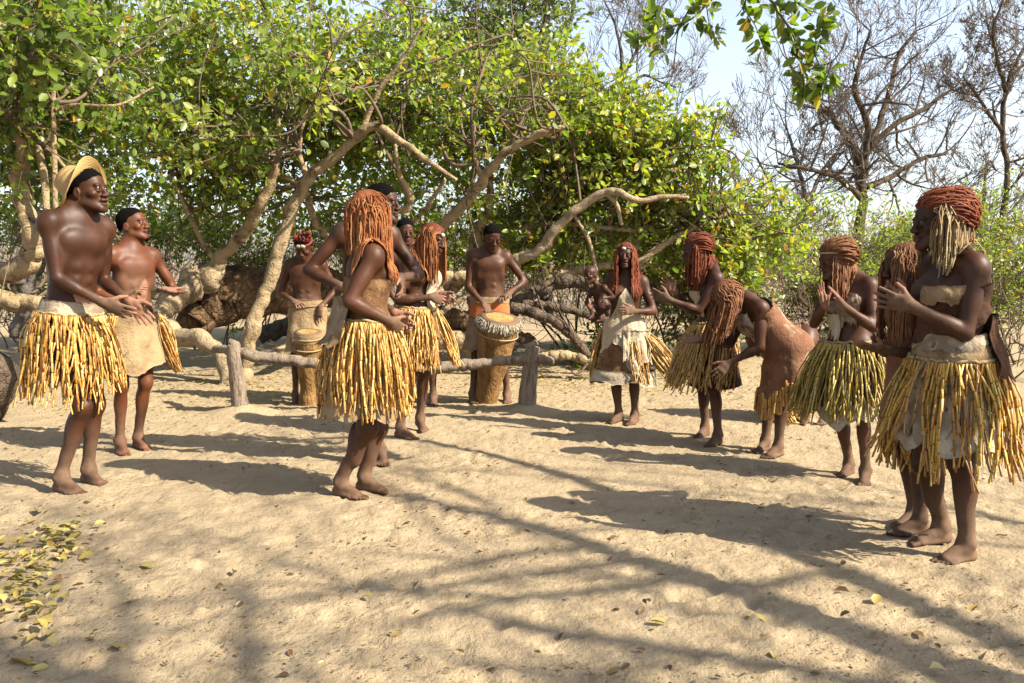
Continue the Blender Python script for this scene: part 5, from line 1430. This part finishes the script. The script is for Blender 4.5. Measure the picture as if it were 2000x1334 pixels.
# ================================================================ the cast, left to right
Z = V(0, 0, 1)
RIGHT, LEFT, AWAY, NEAR = V(1, 0, 0), V(-1, 0, 0), V(0, 1, 0), V(0, -1, 0)
def cast():
    # ---- man in the straw hat
    p = person('hat', 'bare chested man in a tilted straw hat and long yellow reed skirt, clapping', 1.80,
        ((116, 958, 192, 974), (170, 940, 230, 955)), (136, 628, 0, -18), (152, 432, 0, -30), (170, 374, .02, -8, 6), ((203, 592, -.12), (255, 590, .06)), ((272, 622, -.02), (284, 622, .07)),
        (AWAY + Z * .3, NEAR + Z * .2), (-Z - RIGHT * .6 + NEAR * .3, -Z * .7 - RIGHT * .3 + AWAY * .2), curl=(.12, .25), skin='skin_deep', mouth=.35, build=.94, knees=((161, 795, -.10), (186, 790, .08)))
    cropped_hair(p, .050)
    straw_hat(p)
    garment(p, 'hide_belt', (-180, 180), .125, .015, 'fur_grey', .016, 0, .02, 60, 8, 1, fold=.010)
    reed_skirt(p, 92, (-10, 200), .05, .46, 'reed', .0085, .17, seed=1, swing=(-.05, 0, 0), lj=.26)
    reed_skirt(p, 50, (200, 350), .05, .42, 'reed', .0085, .18, seed=2, swing=(.05, 0, 0), lj=.12)
    # ---- second man
    p = person('second', 'reddish brown man with open mouth and short goatee wearing a cut white hide apron', 1.62,
        ((234, 880, 249, 899), (268, 872, 319, 886)), (258, 632, 0, -40), (258, 494, 0, -38), (259, 440, .02, -6, 10), ((252, 588, -.12), (322, 566, -.06)), ((276, 556, -.10), (357, 574, -.06)),
        (RIGHT + AWAY * .4 + Z * .3, LEFT + Z * .5), (-Z - RIGHT * .5, -Z + AWAY * .2 + RIGHT * .5), curl=(.5, .3), skin='skin_red', mouth=1.0, build=.94)
    cropped_hair(p, .062); beard(p)
    reed_skirt(p, 26, (-110, -55), .06, .40, 'reed', .0075, .22, seed=3, swing=(.14, 0, 0))
    reed_skirt(p, 16, (60, 130), .06, .40, 'reed', .0095, .2, seed=4)
    garment(p, 'hide_apron', (-75, 110), .08, lambda x: -.30 + .22 * max(0, x - .72) / .28 * .6 + .03 * math.sin(x * 9), 'hide_tan', .028, .16, .012, 50, 26, 5)
    # ---- left drummer
    p = person('drummer_left', 'drummer with a red feather crest and white head ornament behind the left drum', 1.56,
        ((578, 785, 574, 794), (614, 783, 617, 793)), (601, 607, 0, -85), (596, 513, 0, -88), (594, 484, -.05, -98, -28), ((573, 588, -.14), (625, 600, -.10)), ((591, 597, -.24), (620, 640, -.14)),
        (-Z + RIGHT * .3, -Z), (-Z + LEFT * .8 + AWAY * .5, -Z + RIGHT * .8 + AWAY * .5), skin='skin', build=.98, spread=.16)
    cropped_hair(p, .05); feather_crest(p)
    garment(p, 'hide_wrap', (-180, 180), .09, -.36, 'hide_tan', .016, .10, .03, 60, 22, 7)
    garment(p, 'waist_cloth', (-180, 180), .10, .04, 'hide_tan', .024, 0, .006, 60, 6, 8, fold=.004)
    # ---- man behind the central woman
    p = person('behind', 'tall dark haired man half hidden behind the long haired woman in the centre', 1.74,
        ((741, 898, 756, 926), (700, 903, 728, 914)), (712, 640, 0, -55), (716, 452, 0, -62), (746, 398, .03, -12, 0), ((668, 560, -.22), (783, 542, -.12)), ((700, 575, -.24), (792, 590, -.20)),
        (-Z, LEFT), (-Z * .6 + LEFT, -Z + RIGHT * .6), skin='skin_deep', curl=(.4, .7))
    cropped_hair(p, .045)
    garment(p, 'hide_wrap', (-180, 180), .08, -.34, 'hide_tan', .016, .10, .02, 60, 16, 9)
    # ---- central woman
    p = person('centre', 'woman with long orange braids hiding her face, leather bodice and full yellow reed skirt', 1.60,
        ((660, 966, 740, 985), (706, 955, 776, 967)), (712, 660, 0, 12), (718, 492, 0, 22), (720, 416, .0, 40, 0), ((762, 628, -.14), (772, 612, .02)), ((788, 652, -.05), (792, 630, .03)),
        (AWAY - Z * .2, NEAR - Z * .2), (-Z - RIGHT * .7 + NEAR * .5, -Z + AWAY * .5), 'f', 1.10, 'skin', curl=(1.0, 1.0), knees=((718, 836, -.10), (738, 836, .06)))
    wig_cap(p, 'braid', .012, False)
    braids(p, 170, .17, 'braid', .0066, open_=1, seed=1, lay=(.008, .036), lenj=.5, steps=16)
    braids(p, 150, .37, 'braid', .0064, open_=1, seed=2, lay=(.004, .022), az=(-30, 150), sway=(.05, -.1, 0))
    garment(p, 'leather_bodice', (-180, 180), .33, .05, 'hide_brown', .018, 0, .012, 70, 26, 10, fold=.018)
    garment(p, 'hide_panel', (122, 205), .22, lambda x: -.02 - .04 * x, 'hide_patch', .064, 1.1, .02, 36, 18, 11, fold=.010)
    garment(p, 'underskirt', (-180, 180), .08, -.40, 'hide_tan', .010, .22, .03, 70, 18, 12)
    reed_skirt(p, 165, (-180, 180), .10, .50, 'reed', .0088, .21, seed=5, lj=.12, sj=.045)
    # ---- third drummer, mostly hidden
    p = person('hidden', 'dark haired drummer mostly hidden between the two long haired women', 1.60,
        ((800, 790, 797, 801), (846, 788, 850, 799)), (818, 610, 0, -80), (800, 492, 0, -80), (792, 453, -.02, -70, -5), ((782, 600, -.2), (835, 600, -.2)), ((785, 620, -.25), (830, 620, -.25)),
        (-Z, -Z), (-Z + LEFT, -Z + RIGHT), skin='skin')
    cropped_hair(p, .05)
    garment(p, 'hide_wrap', (-180, 180), .08, -.30, 'hide_dark', .016, .10, .03, 50, 14, 13)
    # ---- woman with the forehead shell
    p = person('shell', 'woman with long red braids, shell on her forehead and white hide over her chest', 1.56,
        ((778, 853, 830, 864), (818, 838, 848, 855, .22)), (812, 622, 0, -15), (818, 512, 0, -30), (844, 468, -.02, -22, -14), ((842, 580, -.14), (862, 574, .02)), ((874, 590, -.08), (884, 592, .0)),
        (AWAY - Z * .2, NEAR - Z * .2), (-Z - RIGHT * .8 + NEAR * .2, -Z + RIGHT * .3), 'f', 1.0, 'skin', curl=(.55, .6))
    wig_cap(p, 'braid_red', .012)
    braids(p, 170, .30, 'braid', .0064, open_=52, seed=3, lay=(.006, .028))
    headband(p, 'bead', .052, .02, .058)
    garment(p, 'leather_wrap', (-180, 180), .06, -.34, 'hide_red', .010, .16, .02, 60, 18, 14)
    garment(p, 'white_hide', (-35, 28), .36, lambda x: .02 - .13 * math.sin(x * 3.1), 'hide_white', .022, .05, .015, 30, 24, 15, fold=.014)
    garment(p, 'brown_flap', (-22, 20), .07, -.13, 'hide_brown', .040, .3, .02, 20, 14, 16)
    reed_skirt(p, 78, (20, 180), .08, .44, 'reed', .0078, .2, seed=6)
    reed_skirt(p, 18, (-60, -15), .08, .42, 'reed', .0075, .25, seed=7, swing=(.16, -.1, 0))
    reed_skirt(p, 16, (190, 280), .08, .40, 'reed', .0090, .25, seed=8)
    # ---- big drum's drummer
    p = person('drummer', 'lean drummer in an orange cloth wrap playing the big drum with fur rim', 1.64,
        ((923, 783, 927, 794), (990, 782, 994, 792)), (956, 601, 0, -88), (956, 497, 0, -85), (961, 464, -.06, -72, -24), ((944, 592, -.20), (994, 572, -.14)), ((962, 620, -.26), (978, 582, -.22)),
        (-Z + AWAY * .2, -Z), (-Z + LEFT * .8 + AWAY * .4, -Z * .8 + RIGHT + AWAY * .4), skin='skin', build=.97, curl=(.12, .7), spread=.16)
    cropped_hair(p, .055)
    garment(p, 'orange_wrap', (-180, 180), .09, -.12, 'cloth_orange', .016, .10, .02, 60, 16, 17)
    garment(p, 'waistband', (-180, 180), .11, .05, 'hide_tan', .022, 0, .004, 60, 6, 18, fold=.004)
    garment(p, 'hide_flap', (5, 110), -.08, -.38, 'hide_patch', .022, .14, .03, 36, 18, 19)
    # ---- woman with the baby
    p = person('mother', 'woman with parted red braids and white hide front carrying a baby on her hip', 1.46,
        ((1211, 822, 1172, 832), (1241, 824, 1216, 841)), (1219, 655, 0, -95), (1223, 545, 0, -98), (1222, 500, -.02, -104, 4), ((1168, 598, -.16), (1238, 608, -.20)), ((1158, 578, -.20), (1211, 606, -.26)),
        (AWAY - Z, AWAY - Z * .3), (-Z + LEFT * .6 + AWAY * .5, -Z + RIGHT * .9 + AWAY * .2), 'f', 1.04, 'skin', mouth=.38, curl=(.5, .55))
    wig_cap(p, 'braid_red', .012)
    braids(p, 220, .34, 'braid_red', .0060, open_=48, seed=4, lay=(.006, .026), tint=(.45, 1))
    headband(p, 'bead', .055, .006, .062)
    garment(p, 'underskirt', (-180, 180), .10, -.36, 'hide_brown', .012, .22, .02, 70, 22, 20)
    garment(p, 'fur_hem', (-180, 180), -.27, -.385, 'fur', .018, .23, .03, 90, 10, 21, fold=.01)
    garment(p, 'white_hide', (-72, 70), lambda x: .13 + .26 * max(0, 1 - abs(x - .5) * 2.3), lambda x: -.16 - .07 * math.sin(x * 6.2) - .16 * (x < .48) * x + .03, 'hide_white', .026, .20, .025, 60, 30, 22, fold=.012)
    garment(p, 'white_flap', (-68, 4), .05, lambda x: -.23 + .05 * math.sin(x * 8), 'fur', .044, .22, .03, 40, 20, 23, fold=.014)
    reed_skirt(p, 66, (-150, -55), .04, lambda u: .44, 'reed_dry', .0072, .3, seed=9, sw=lambda u: V(.42, .05, .10), sj=.06)
    reed_skirt(p, 18, (-55, -15), .0, .36, 'reed', .0075, .24, seed=10, swing=(.05, -.02, 0))
    reed_skirt(p, 14, (70, 110), .04, .40, 'reed_dry', .0075, .20, seed=11)
    baby()
    # ---- red haired woman clapping
    p = person('red', 'young woman with smooth deep red braids clapping beside the bending woman', 1.50,
        ((1379, 850, 1336, 863), (1404, 866, 1372, 880)), (1392, 658, 0, 190), (1386, 538, 0, 188), (1360, 490, .0, 186, -6), ((1318, 568, .04), (1306, 585, -.14)), ((1293, 549, .02), (1265, 571, -.10)),
        (NEAR + Z * .1, AWAY + Z * .3), (-Z + AWAY * .3, -Z + RIGHT * .8), 'f', .98, 'skin_deep', curl=(.2, .15), spread=.12)
    wig_cap(p, 'braid_red', .014)
    braids(p, 150, .13, 'braid_red', .0066, style='swept', gather=(112, 165), seed=5, lay=(.010, .034))
    braids(p, 90, .26, 'braid_red', .0064, open_=62, seed=6, lay=(.006, .024))
    garment(p, 'hide_strap', (-40, 60), .34, .16, 'hide_white', .014, 0, .01, 26, 12, 24)
    garment(p, 'leather_wrap', (-180, 180), .10, -.34, 'hide_dark', .010, .16, .02, 60, 18, 25)
    reed_skirt(p, 100, (-180, 60), .10, .46, 'reed_dry', .0076, .24, seed=12, swing=(-.18, -.03, 0), sj=.06)
    # ---- bending woman
    p = person('bending', 'woman bending forward with auburn braids falling over her face, in a red leather dress', 1.50,
        ((1497, 878, 1461, 889), (1523, 889, 1484, 899)), (1532, 676, 0, 186), (1466, 598, 0, 186), (1420, 580, -.02, 192, -46), ((1366, 664, .06), (1424, 709, -.10)), ((1330, 668, .04), (1390, 742, -.12)),
        (Z + NEAR * .3, AWAY - Z * .3), (-Z + RIGHT * .4, RIGHT * .5 - Z * .6 + NEAR * .3), 'f', 1.04, 'skin', curl=(.2, .25), spread=.14)
    wig_cap(p, 'braid_brown', .014)
    braids(p, 250, .25, 'braid_brown', .0064, open_=26, seed=7, lay=(.008, .036), sway=(-.4, -.1, 0), lenj=.4)
    garment(p, 'leather_dress', (-180, 180), .30, -.23, 'hide_red', .026, .16, .03, 80, 40, 26, fold=.016)
    hem_fringe(p, 150, .15, 'reed', .0085, 13)
    garment(p, 'white_hide', (120, 215), .35, .08, 'hide_white', .024, 0, .02, 36, 22, 27)
    garment(p, 'chest_hide', (-50, 30), .36, .10, 'fur_grey', .028, 0, .03, 36, 18, 28, fold=.012)
    # ---- person bending behind, only the skirt's back and the feet show
    p = person('stooping', 'stooping dancer hidden behind the bending woman, only reed skirt and lower legs showing', 1.46,
        ((1574, 824, 1560, 834), (1612, 824, 1600, 834)), (1566, 668, .0, 150), (1502, 668, .15, 150), (1480, 668, .22, 150, -40), ((1520, 740, .2), (1510, 742, .0)), ((1512, 765, .2), (1500, 765, .0)),
        (RIGHT, LEFT), (-Z, -Z), 'f', .98, 'skin', eyes=False)
    wig_cap(p, 'braid_brown', .014)
    garment(p, 'underskirt', (-180, 180), .19, -.30, 'hide_brown', .012, .2, .02, 50, 14, 29)
    reed_skirt(p, 110, (-180, 180), .20, .52, 'reed', .0085, .24, seed=14, off=.025, swing=(.45, 0, 0))
    # ---- woman clapping in the greenish skirt
    p = person('green', 'smiling woman with auburn braids tied back, raised clapping hands and greenish reed skirt', 1.46,
        ((1660, 924, 1606, 941), (1690, 938, 1683, 962)), (1660, 690, 0, 222), (1660, 552, 0, 218), (1630, 508, -.03, 192, -10), ((1611, 596, -.12), (1648, 597, -.20)), ((1600, 560, -.14), (1622, 560, -.16)),
        (RIGHT * .6 + NEAR * .7, LEFT + AWAY * .5), (-Z + LEFT * .4, -Z * .8 + RIGHT * .8), 'f', .98, 'skin', curl=(.12, .12), spread=.14, mouth=.35)
    wig_cap(p, 'braid_brown', .014)
    braids(p, 210, .14, 'braid_brown', .0064, style='swept', gather=(112, 178), seed=8, lay=(.010, .036), lift=1.5)
    braids(p, 46, .24, 'braid_brown', .0058, open_=60, seed=9, lay=(.004, .016), az=(-130, -70))
    braids(p, 30, .22, 'braid_brown', .0058, open_=60, seed=10, lay=(.004, .016), az=(70, 130))
    headband(p, 'cord', .052, .0, .058)
    garment(p, 'hide_bib', (-48, 42), lambda x: .36 - .06 * x, lambda x: .16 + .05 * math.sin(x * 5), 'fur_grey', .018, 0, .03, 40, 20, 30, fold=.014)
    garment(p, 'white_hide', (2, 40), .24, lambda x: .09 + .06 * x, 'hide_white', .030, 0, .02, 18, 14, 31, fold=.01)
    garment(p, 'fur_underskirt', (-180, 180), .04, -.37, 'fur', .010, .22, .05, 80, 18, 32)
    garment(p, 'dark_wrap', (-180, 180), .05, -.28, 'hide_dark', .014, .23, .03, 70, 14, 33)
    reed_skirt(p, 140, (-180, 180), .07, .45, 'reed_green', .0078, .26, seed=15, sj=.07, sw=lambda u: V(-.30, 0, .03) * max(0, math.sin((u - .42) * 2.6)) ** 2)
    # ---- woman with loose braids behind the one at the end
    p = person('loose', 'woman with loose brown braids half hidden by the woman at the right end', 1.50,
        ((1790, 1023, 1737, 1033), (1803, 1040, 1750, 1046)), (1794, 716, 0, 188), (1788, 578, 0, 184), (1768, 522, .0, 182, -6), ((1735, 690, .08), (1722, 682, -.14)), ((1690, 662, .04), (1655, 672, -.18)),
        (NEAR + Z * .6, AWAY * .3 + Z), (-Z + AWAY * .3, -Z + RIGHT), 'f', .98, 'skin_deep', curl=(.3, .22), spread=.12)
    wig_cap(p, 'braid_brown', .012)
    braids(p, 200, .38, 'braid_brown', .0060, open_=42, seed=11, lay=(.006, .034), tint=(.4, 1))
    garment(p, 'leather_wrap', (-180, 180), .30, -.30, 'hide_red', .012, .10, .02, 60, 22, 34)
    reed_skirt(p, 62, (-180, 180), -.14, .32, 'reed_mixed', .0080, .22, seed=16, sj=.06, off=.03)
    # ---- woman at the right end
    p = person('end', 'clapping woman at the right end with pale fibre braids and fur trimmed skirt', 1.60,
        ((1845, 1058, 1742, 1067), (1893, 1092, 1800, 1108)), (1858, 724, 0, 186), (1860, 514, 0, 190), (1830, 436, .0, 182, -2), ((1775, 588, .02), (1780, 598, -.15)), ((1712, 568, .0), (1692, 576, -.10)),
        (NEAR + Z * .4, AWAY + Z * .3), (-Z + AWAY * .2, -Z + RIGHT * .9 + NEAR * .2), 'f', 1.06, 'skin_deep', curl=(.5, .15), spread=.14, knees=((1806, 905, .06), (1878, 905, -.10)))
    wig_cap(p, 'braid_red', .016)
    braids(p, 230, .10, 'braid_red', .0062, style='swept', gather=(112, 180), seed=12, lay=(.012, .040), lift=1.7, tint=(.4, 1))
    braids(p, 80, .16, 'braid_blond', .0046, style='hang', open_=50, seed=13, lenj=.5, lay=(.026, .052), az=(-135, -62), top=60, steps=16)
    braids(p, 34, .22, 'braid_blond', .0052, open_=60, seed=14, lay=(.010, .030), az=(-125, -75), top=80)
    braids(p, 26, .18, 'braid_blond', .0052, open_=60, seed=15, lay=(.010, .024), az=(75, 125), top=80)
    garment(p, 'leather_bodice', (-180, 180), lambda x: .35 + .03 * math.sin(x * 9), .13, 'hide_dark', .018, 0, .014, 70, 26, 35, fold=.016)
    garment(p, 'tan_patch', (-70, 0), .375, .30, 'hide_tan', .026, 0, .012, 26, 8, 36)
    garment(p, 'fur_waist', (-110, 110), .17, .10, 'fur_grey', .022, 0, .02, 60, 8, 37, fold=.012)
    garment(p, 'tan_belt', (-180, 180), .12, .03, 'hide_tan', .020, 0, .008, 70, 8, 38, fold=.009)
    garment(p, 'dark_pelt', (-190, -105), .24, -.01, 'hide_dark', .050, .5, .03, 36, 18, 39, fold=.016)
    garment(p, 'fur_underskirt', (-180, 180), .05, lambda x: -.29 - .035 * abs(math.sin(x * 23)), 'fur', .012, .20, .03, 120, 20, 40, fold=.010)
    garment(p, 'spotted_fur', (-60, 80), .04, lambda x: -.24 - .04 * abs(math.sin(x * 19)), 'fur_grey', .022, .20, .03, 80, 20, 41, fold=.012)
    reed_skirt(p, 66, (-195, -22), .055, .47, 'reed_mixed', .0078, .17, seed=17, sj=.08, lj=.2, swing=(.06, 0, 0))
    reed_skirt(p, 11, (-22, 60), .055, .42, 'reed_mixed', .0074, .20, seed=18, sj=.08, swing=(-.22, 0, 0), lj=.25)
    reed_skirt(p, 44, (60, 165), .055, .45, 'reed_mixed', .0078, .26, seed=19, sj=.07)

def straw_hat(p):
    s = p.hs; n = nrm(-p.hf * .80 + p.hu * .66 - p.hr * .0)       # the crown's axis, pushed to the back of the head
    a_ = nrm(np.cross(n, p.hr)); b_ = np.cross(n, a_)
    c = p.hat(.006, -.046, .036)
    prof = [(.085, -.03), (.088, .0)]
    R = []
    for i in range(96):
        t = i / 95
        if t < .42: r, z = .170 - (.170 - .094) * (t / .42), -.030 + .018 * (t / .42) ** 2
        elif t < .75: q = (t - .42) / .33; r, z = .094 - .016 * q ** 2, -.012 + .085 * q
        else: q = (t - .75) / .25; r, z = .078 * math.cos(q * 1.5), .073 + .026 * math.sin(q * 1.5)
        R.append((r * s, (z + .0034 * math.sin(i * 1.7)) * s))
    k = 56; a = np.arange(k) * 2 * math.pi / k; v = []
    for r, z in R:
        lift = np.where(r > .10 * s, ((r / s - .10) / .07) * (.030 * np.cos(2 * a) + .022 * np.cos(a)) * s, 0)
        v.append(c + r * (np.cos(a)[:, None] * a_ + np.sin(a)[:, None] * b_ * .93) + (z + lift)[:, None] * n)
    v = np.vstack(v); m = len(R); i = np.arange(m - 1)[:, None] * k; j = np.arange(k)[None]
    f = np.stack([i + j, i + (j + 1) % k, i + k + (j + 1) % k, i + k + j], -1).reshape(-1, 4)
    mk('straw_hat', v, f, M['straw'], p.o)
def beard(p):
    S = SDF(); A = (p.hr, p.hf, p.hu); s = p.hs
    S.ell(p.hat(0, .082, -.112), A, np.array((.022, .016, .020)) * s, .01, '')
    c = p.hat(0, .08, -.11); v, f = surface_net(S.grid(c - .05, c + .05, .004), c - .05, .004); mk('beard', v, f, M['hair_black'], p.o)
def feather_crest(p):
    r = np.random.default_rng(3); n = 130; s = p.hs
    a = r.uniform(-math.pi, math.pi, n)
    root = np.array([p.hat(.070 * math.sin(x), .07 * math.cos(x) - .012, .070 + .02 * r.random()) for x in a])
    d = nrm(np.array([p.hr * math.sin(x) * .35 + p.hf * math.cos(x) * .3 for x in a]) + p.hu * 1.1 + r.normal(size=(n, 3)) * .16)
    t = np.linspace(0, 1, 6); L = r.uniform(.045, .10, n) * s
    path = root[:, None] + d[:, None] * (L[:, None] * t)[..., None] - (root - p.head)[:, None] * (.25 * t * t)[None, :, None]
    strands('feather_crest', path, .006 * s, 'feather_red', p.o, r)
    q = np.array([p.hat(.079 * math.sin(x), .094 * math.cos(x) - .008, .055) for x in np.linspace(0, 6.283, 36)])
    v, f = tube(q, .012 * s, 6, False); mk('headband', v, f, M['feather_red'], p.o)
    for x in (-.03, .012): disc(p, 'white_ornament', p.hat(x, .093, .062), p.hf + p.hr * x * 5, .026 * s, 'fur', .01)
def baby():
    D = 6.45; q = lambda a, b, c=0: P(a, b, D + c)
    fl = [(q(1158, 622, -.08), V(-.5, -.6, 0)), (q(1172, 628, .10), V(-.5, -.5, 0))]
    p = person('baby', 'small baby with a shaved head held on a woman\'s hip', .62, None, (1176, 596, 0, 215), (1168, 563, 0, 225), (1154, 537, -.02, 222, -4), ((1150, 585, -.07), (1178, 582, -.05)), ((1148, 594, -.07), (1180, 592, -.06)),
        (-Z + RIGHT * .3, -Z), (-Z + LEFT * .5, -Z), 'm', 1.15, 'skin_deep', feet3=fl, D=D, headscale=1.62, group=None, dust=(0, 0), coarse=.007)
    return p

# ---------------------------------------------------------------- drums
def drum(label, top, nrm_top, foot, r0, r1, seed, fur=True):
    r = np.random.default_rng(seed); ax = nrm(foot - top); u = nrm(np.cross(ax, V(0, 1, 0))); w = np.cross(ax, u); L = np.linalg.norm(foot - top)
    o = empty('drum', foot); tag(o, label, 'drum', 'drums behind the log rail')
    k = 28; a = np.arange(k) * 2 * math.pi / k
    def lathe(prof, wob=0):
        v = np.vstack([top + ax * z + (rr * (1 + wob * vnoise(a * 1.5, a * 0 + z * 9, seed)))[:, None] * (np.cos(a)[:, None] * u + np.sin(a)[:, None] * w) for rr, z in prof])
        i = np.arange(len(prof) - 1)[:, None] * k; j = np.arange(k)[None]
        return v, np.stack([i + j, i + k + j, i + k + (j + 1) % k, i + (j + 1) % k], -1).reshape(-1, 4)
    prof = [(r0 * .985, .004), (r0, .05), (r0 * .985, .16 * L / .8), (r0 * .93, .3 * L), (r0 * .86, .45 * L), (r0 * .76, .62 * L), (r0 * .64, .78 * L), (r1 * 1.02, .90 * L), (r1, .96 * L), (r1 * 1.06, L)]
    v, f = lathe([tuple(q) for q in spline(np.array(prof), 40)], .05); mk('shell', v, f, M['drum_wood'], o)
    # head: a skin disc with a darker worn edge
    v = np.vstack([top + rr * r0 * (np.cos(a)[:, None] * u + np.sin(a)[:, None] * w) - ax * z for rr, z in ((1.03, -.012), (1.01, .001), (.74, .003), (.4, .003))] + [top - ax * .003])
    i = np.arange(3)[:, None] * k; j = np.arange(k)[None]; f = np.stack([i + j, i + k + j, i + k + (j + 1) % k, i + (j + 1) % k], -1).reshape(-1, 4)[:, ::-1]
    ft = np.stack([3 * k + np.arange(k), 3 * k + (np.arange(k) + 1) % k, np.full(k, 4 * k)], 1)
    mk('drum_head', v, [f, ft], [M['drum_skin'], M['drum_skin_dark']], o, mi=np.concatenate([np.ones(2 * k, int), np.zeros(k, int), np.zeros(k, int)]))
    v, f = lathe([(r0 * 1.03, .008), (r0 * 1.06, .02), (r0 * 1.05, .045), (r0 * 1.025, .085 + .0)], .05); mk('skin_edge', v, f, M['hide_tan'], o)
    q = np.arange(41) * 2 * math.pi / 40
    for z in (.052, .15): 
        v, f = tube(top + ax * z + r0 * 1.055 * (np.cos(q)[:, None] * u + np.sin(q)[:, None] * w), .006, 5, False); mk('lacing', v, f, M['cord'], o)
    if fur:                                                     # a tufted fringe of hide round the rim
        n = 700; b = r.uniform(0, 6.283, n); c = np.cos(b)[:, None] * u + np.sin(b)[:, None] * w
        rt = top + ax * r.uniform(.005, .055, n)[:, None] + c * r0 * 1.03; t = np.linspace(0, 1, 5)
        d = nrm(c * .65 + ax * .9 + r.normal(size=(n, 3)) * .35); Lf = r.uniform(.02, .050, n)
        path = rt[:, None] + d[:, None] * (Lf[:, None] * t)[..., None] + ax * (.012 * t * t)[None, :, None]
        strands('fur_rim', path, .0042, 'fur_strand', o, r, (.3, 1), 3)
    for k_ in range(3):                                          # foot blocks under the shell
        x = math.radians(40 + 120 * k_); c = foot + r1 * .7 * (math.cos(x) * u + math.sin(x) * w)
        v, f = tube(np.array([c - ax * .05, c + V(0, 0, -.02)]), [.03, .034], 8); mk('foot', v, f, M['drum_wood'], o)
M['fur_strand'] = m_braid('fur_strand', [(0, (.42, .34, .22)), (.5, (.60, .52, .38)), (1, (.70, .63, .50))])
def drums():
    f1 = G(949, 786); t1 = P(977, 620, f1[1] - .20)
    drum('big tapered wooden drum with a pale fur rim and yellow worn skin', t1, None, f1, .172, .105, 1)
    f2 = G(603, 790); t2 = P(601, 648, f2[1] - .12)
    drum('plain wooden drum with a smooth tan skin at the left end of the rail', t2, None, f2, .115, .085, 2, False)
cast()
drums()
print('ALL', round(time.time() - T0, 1))
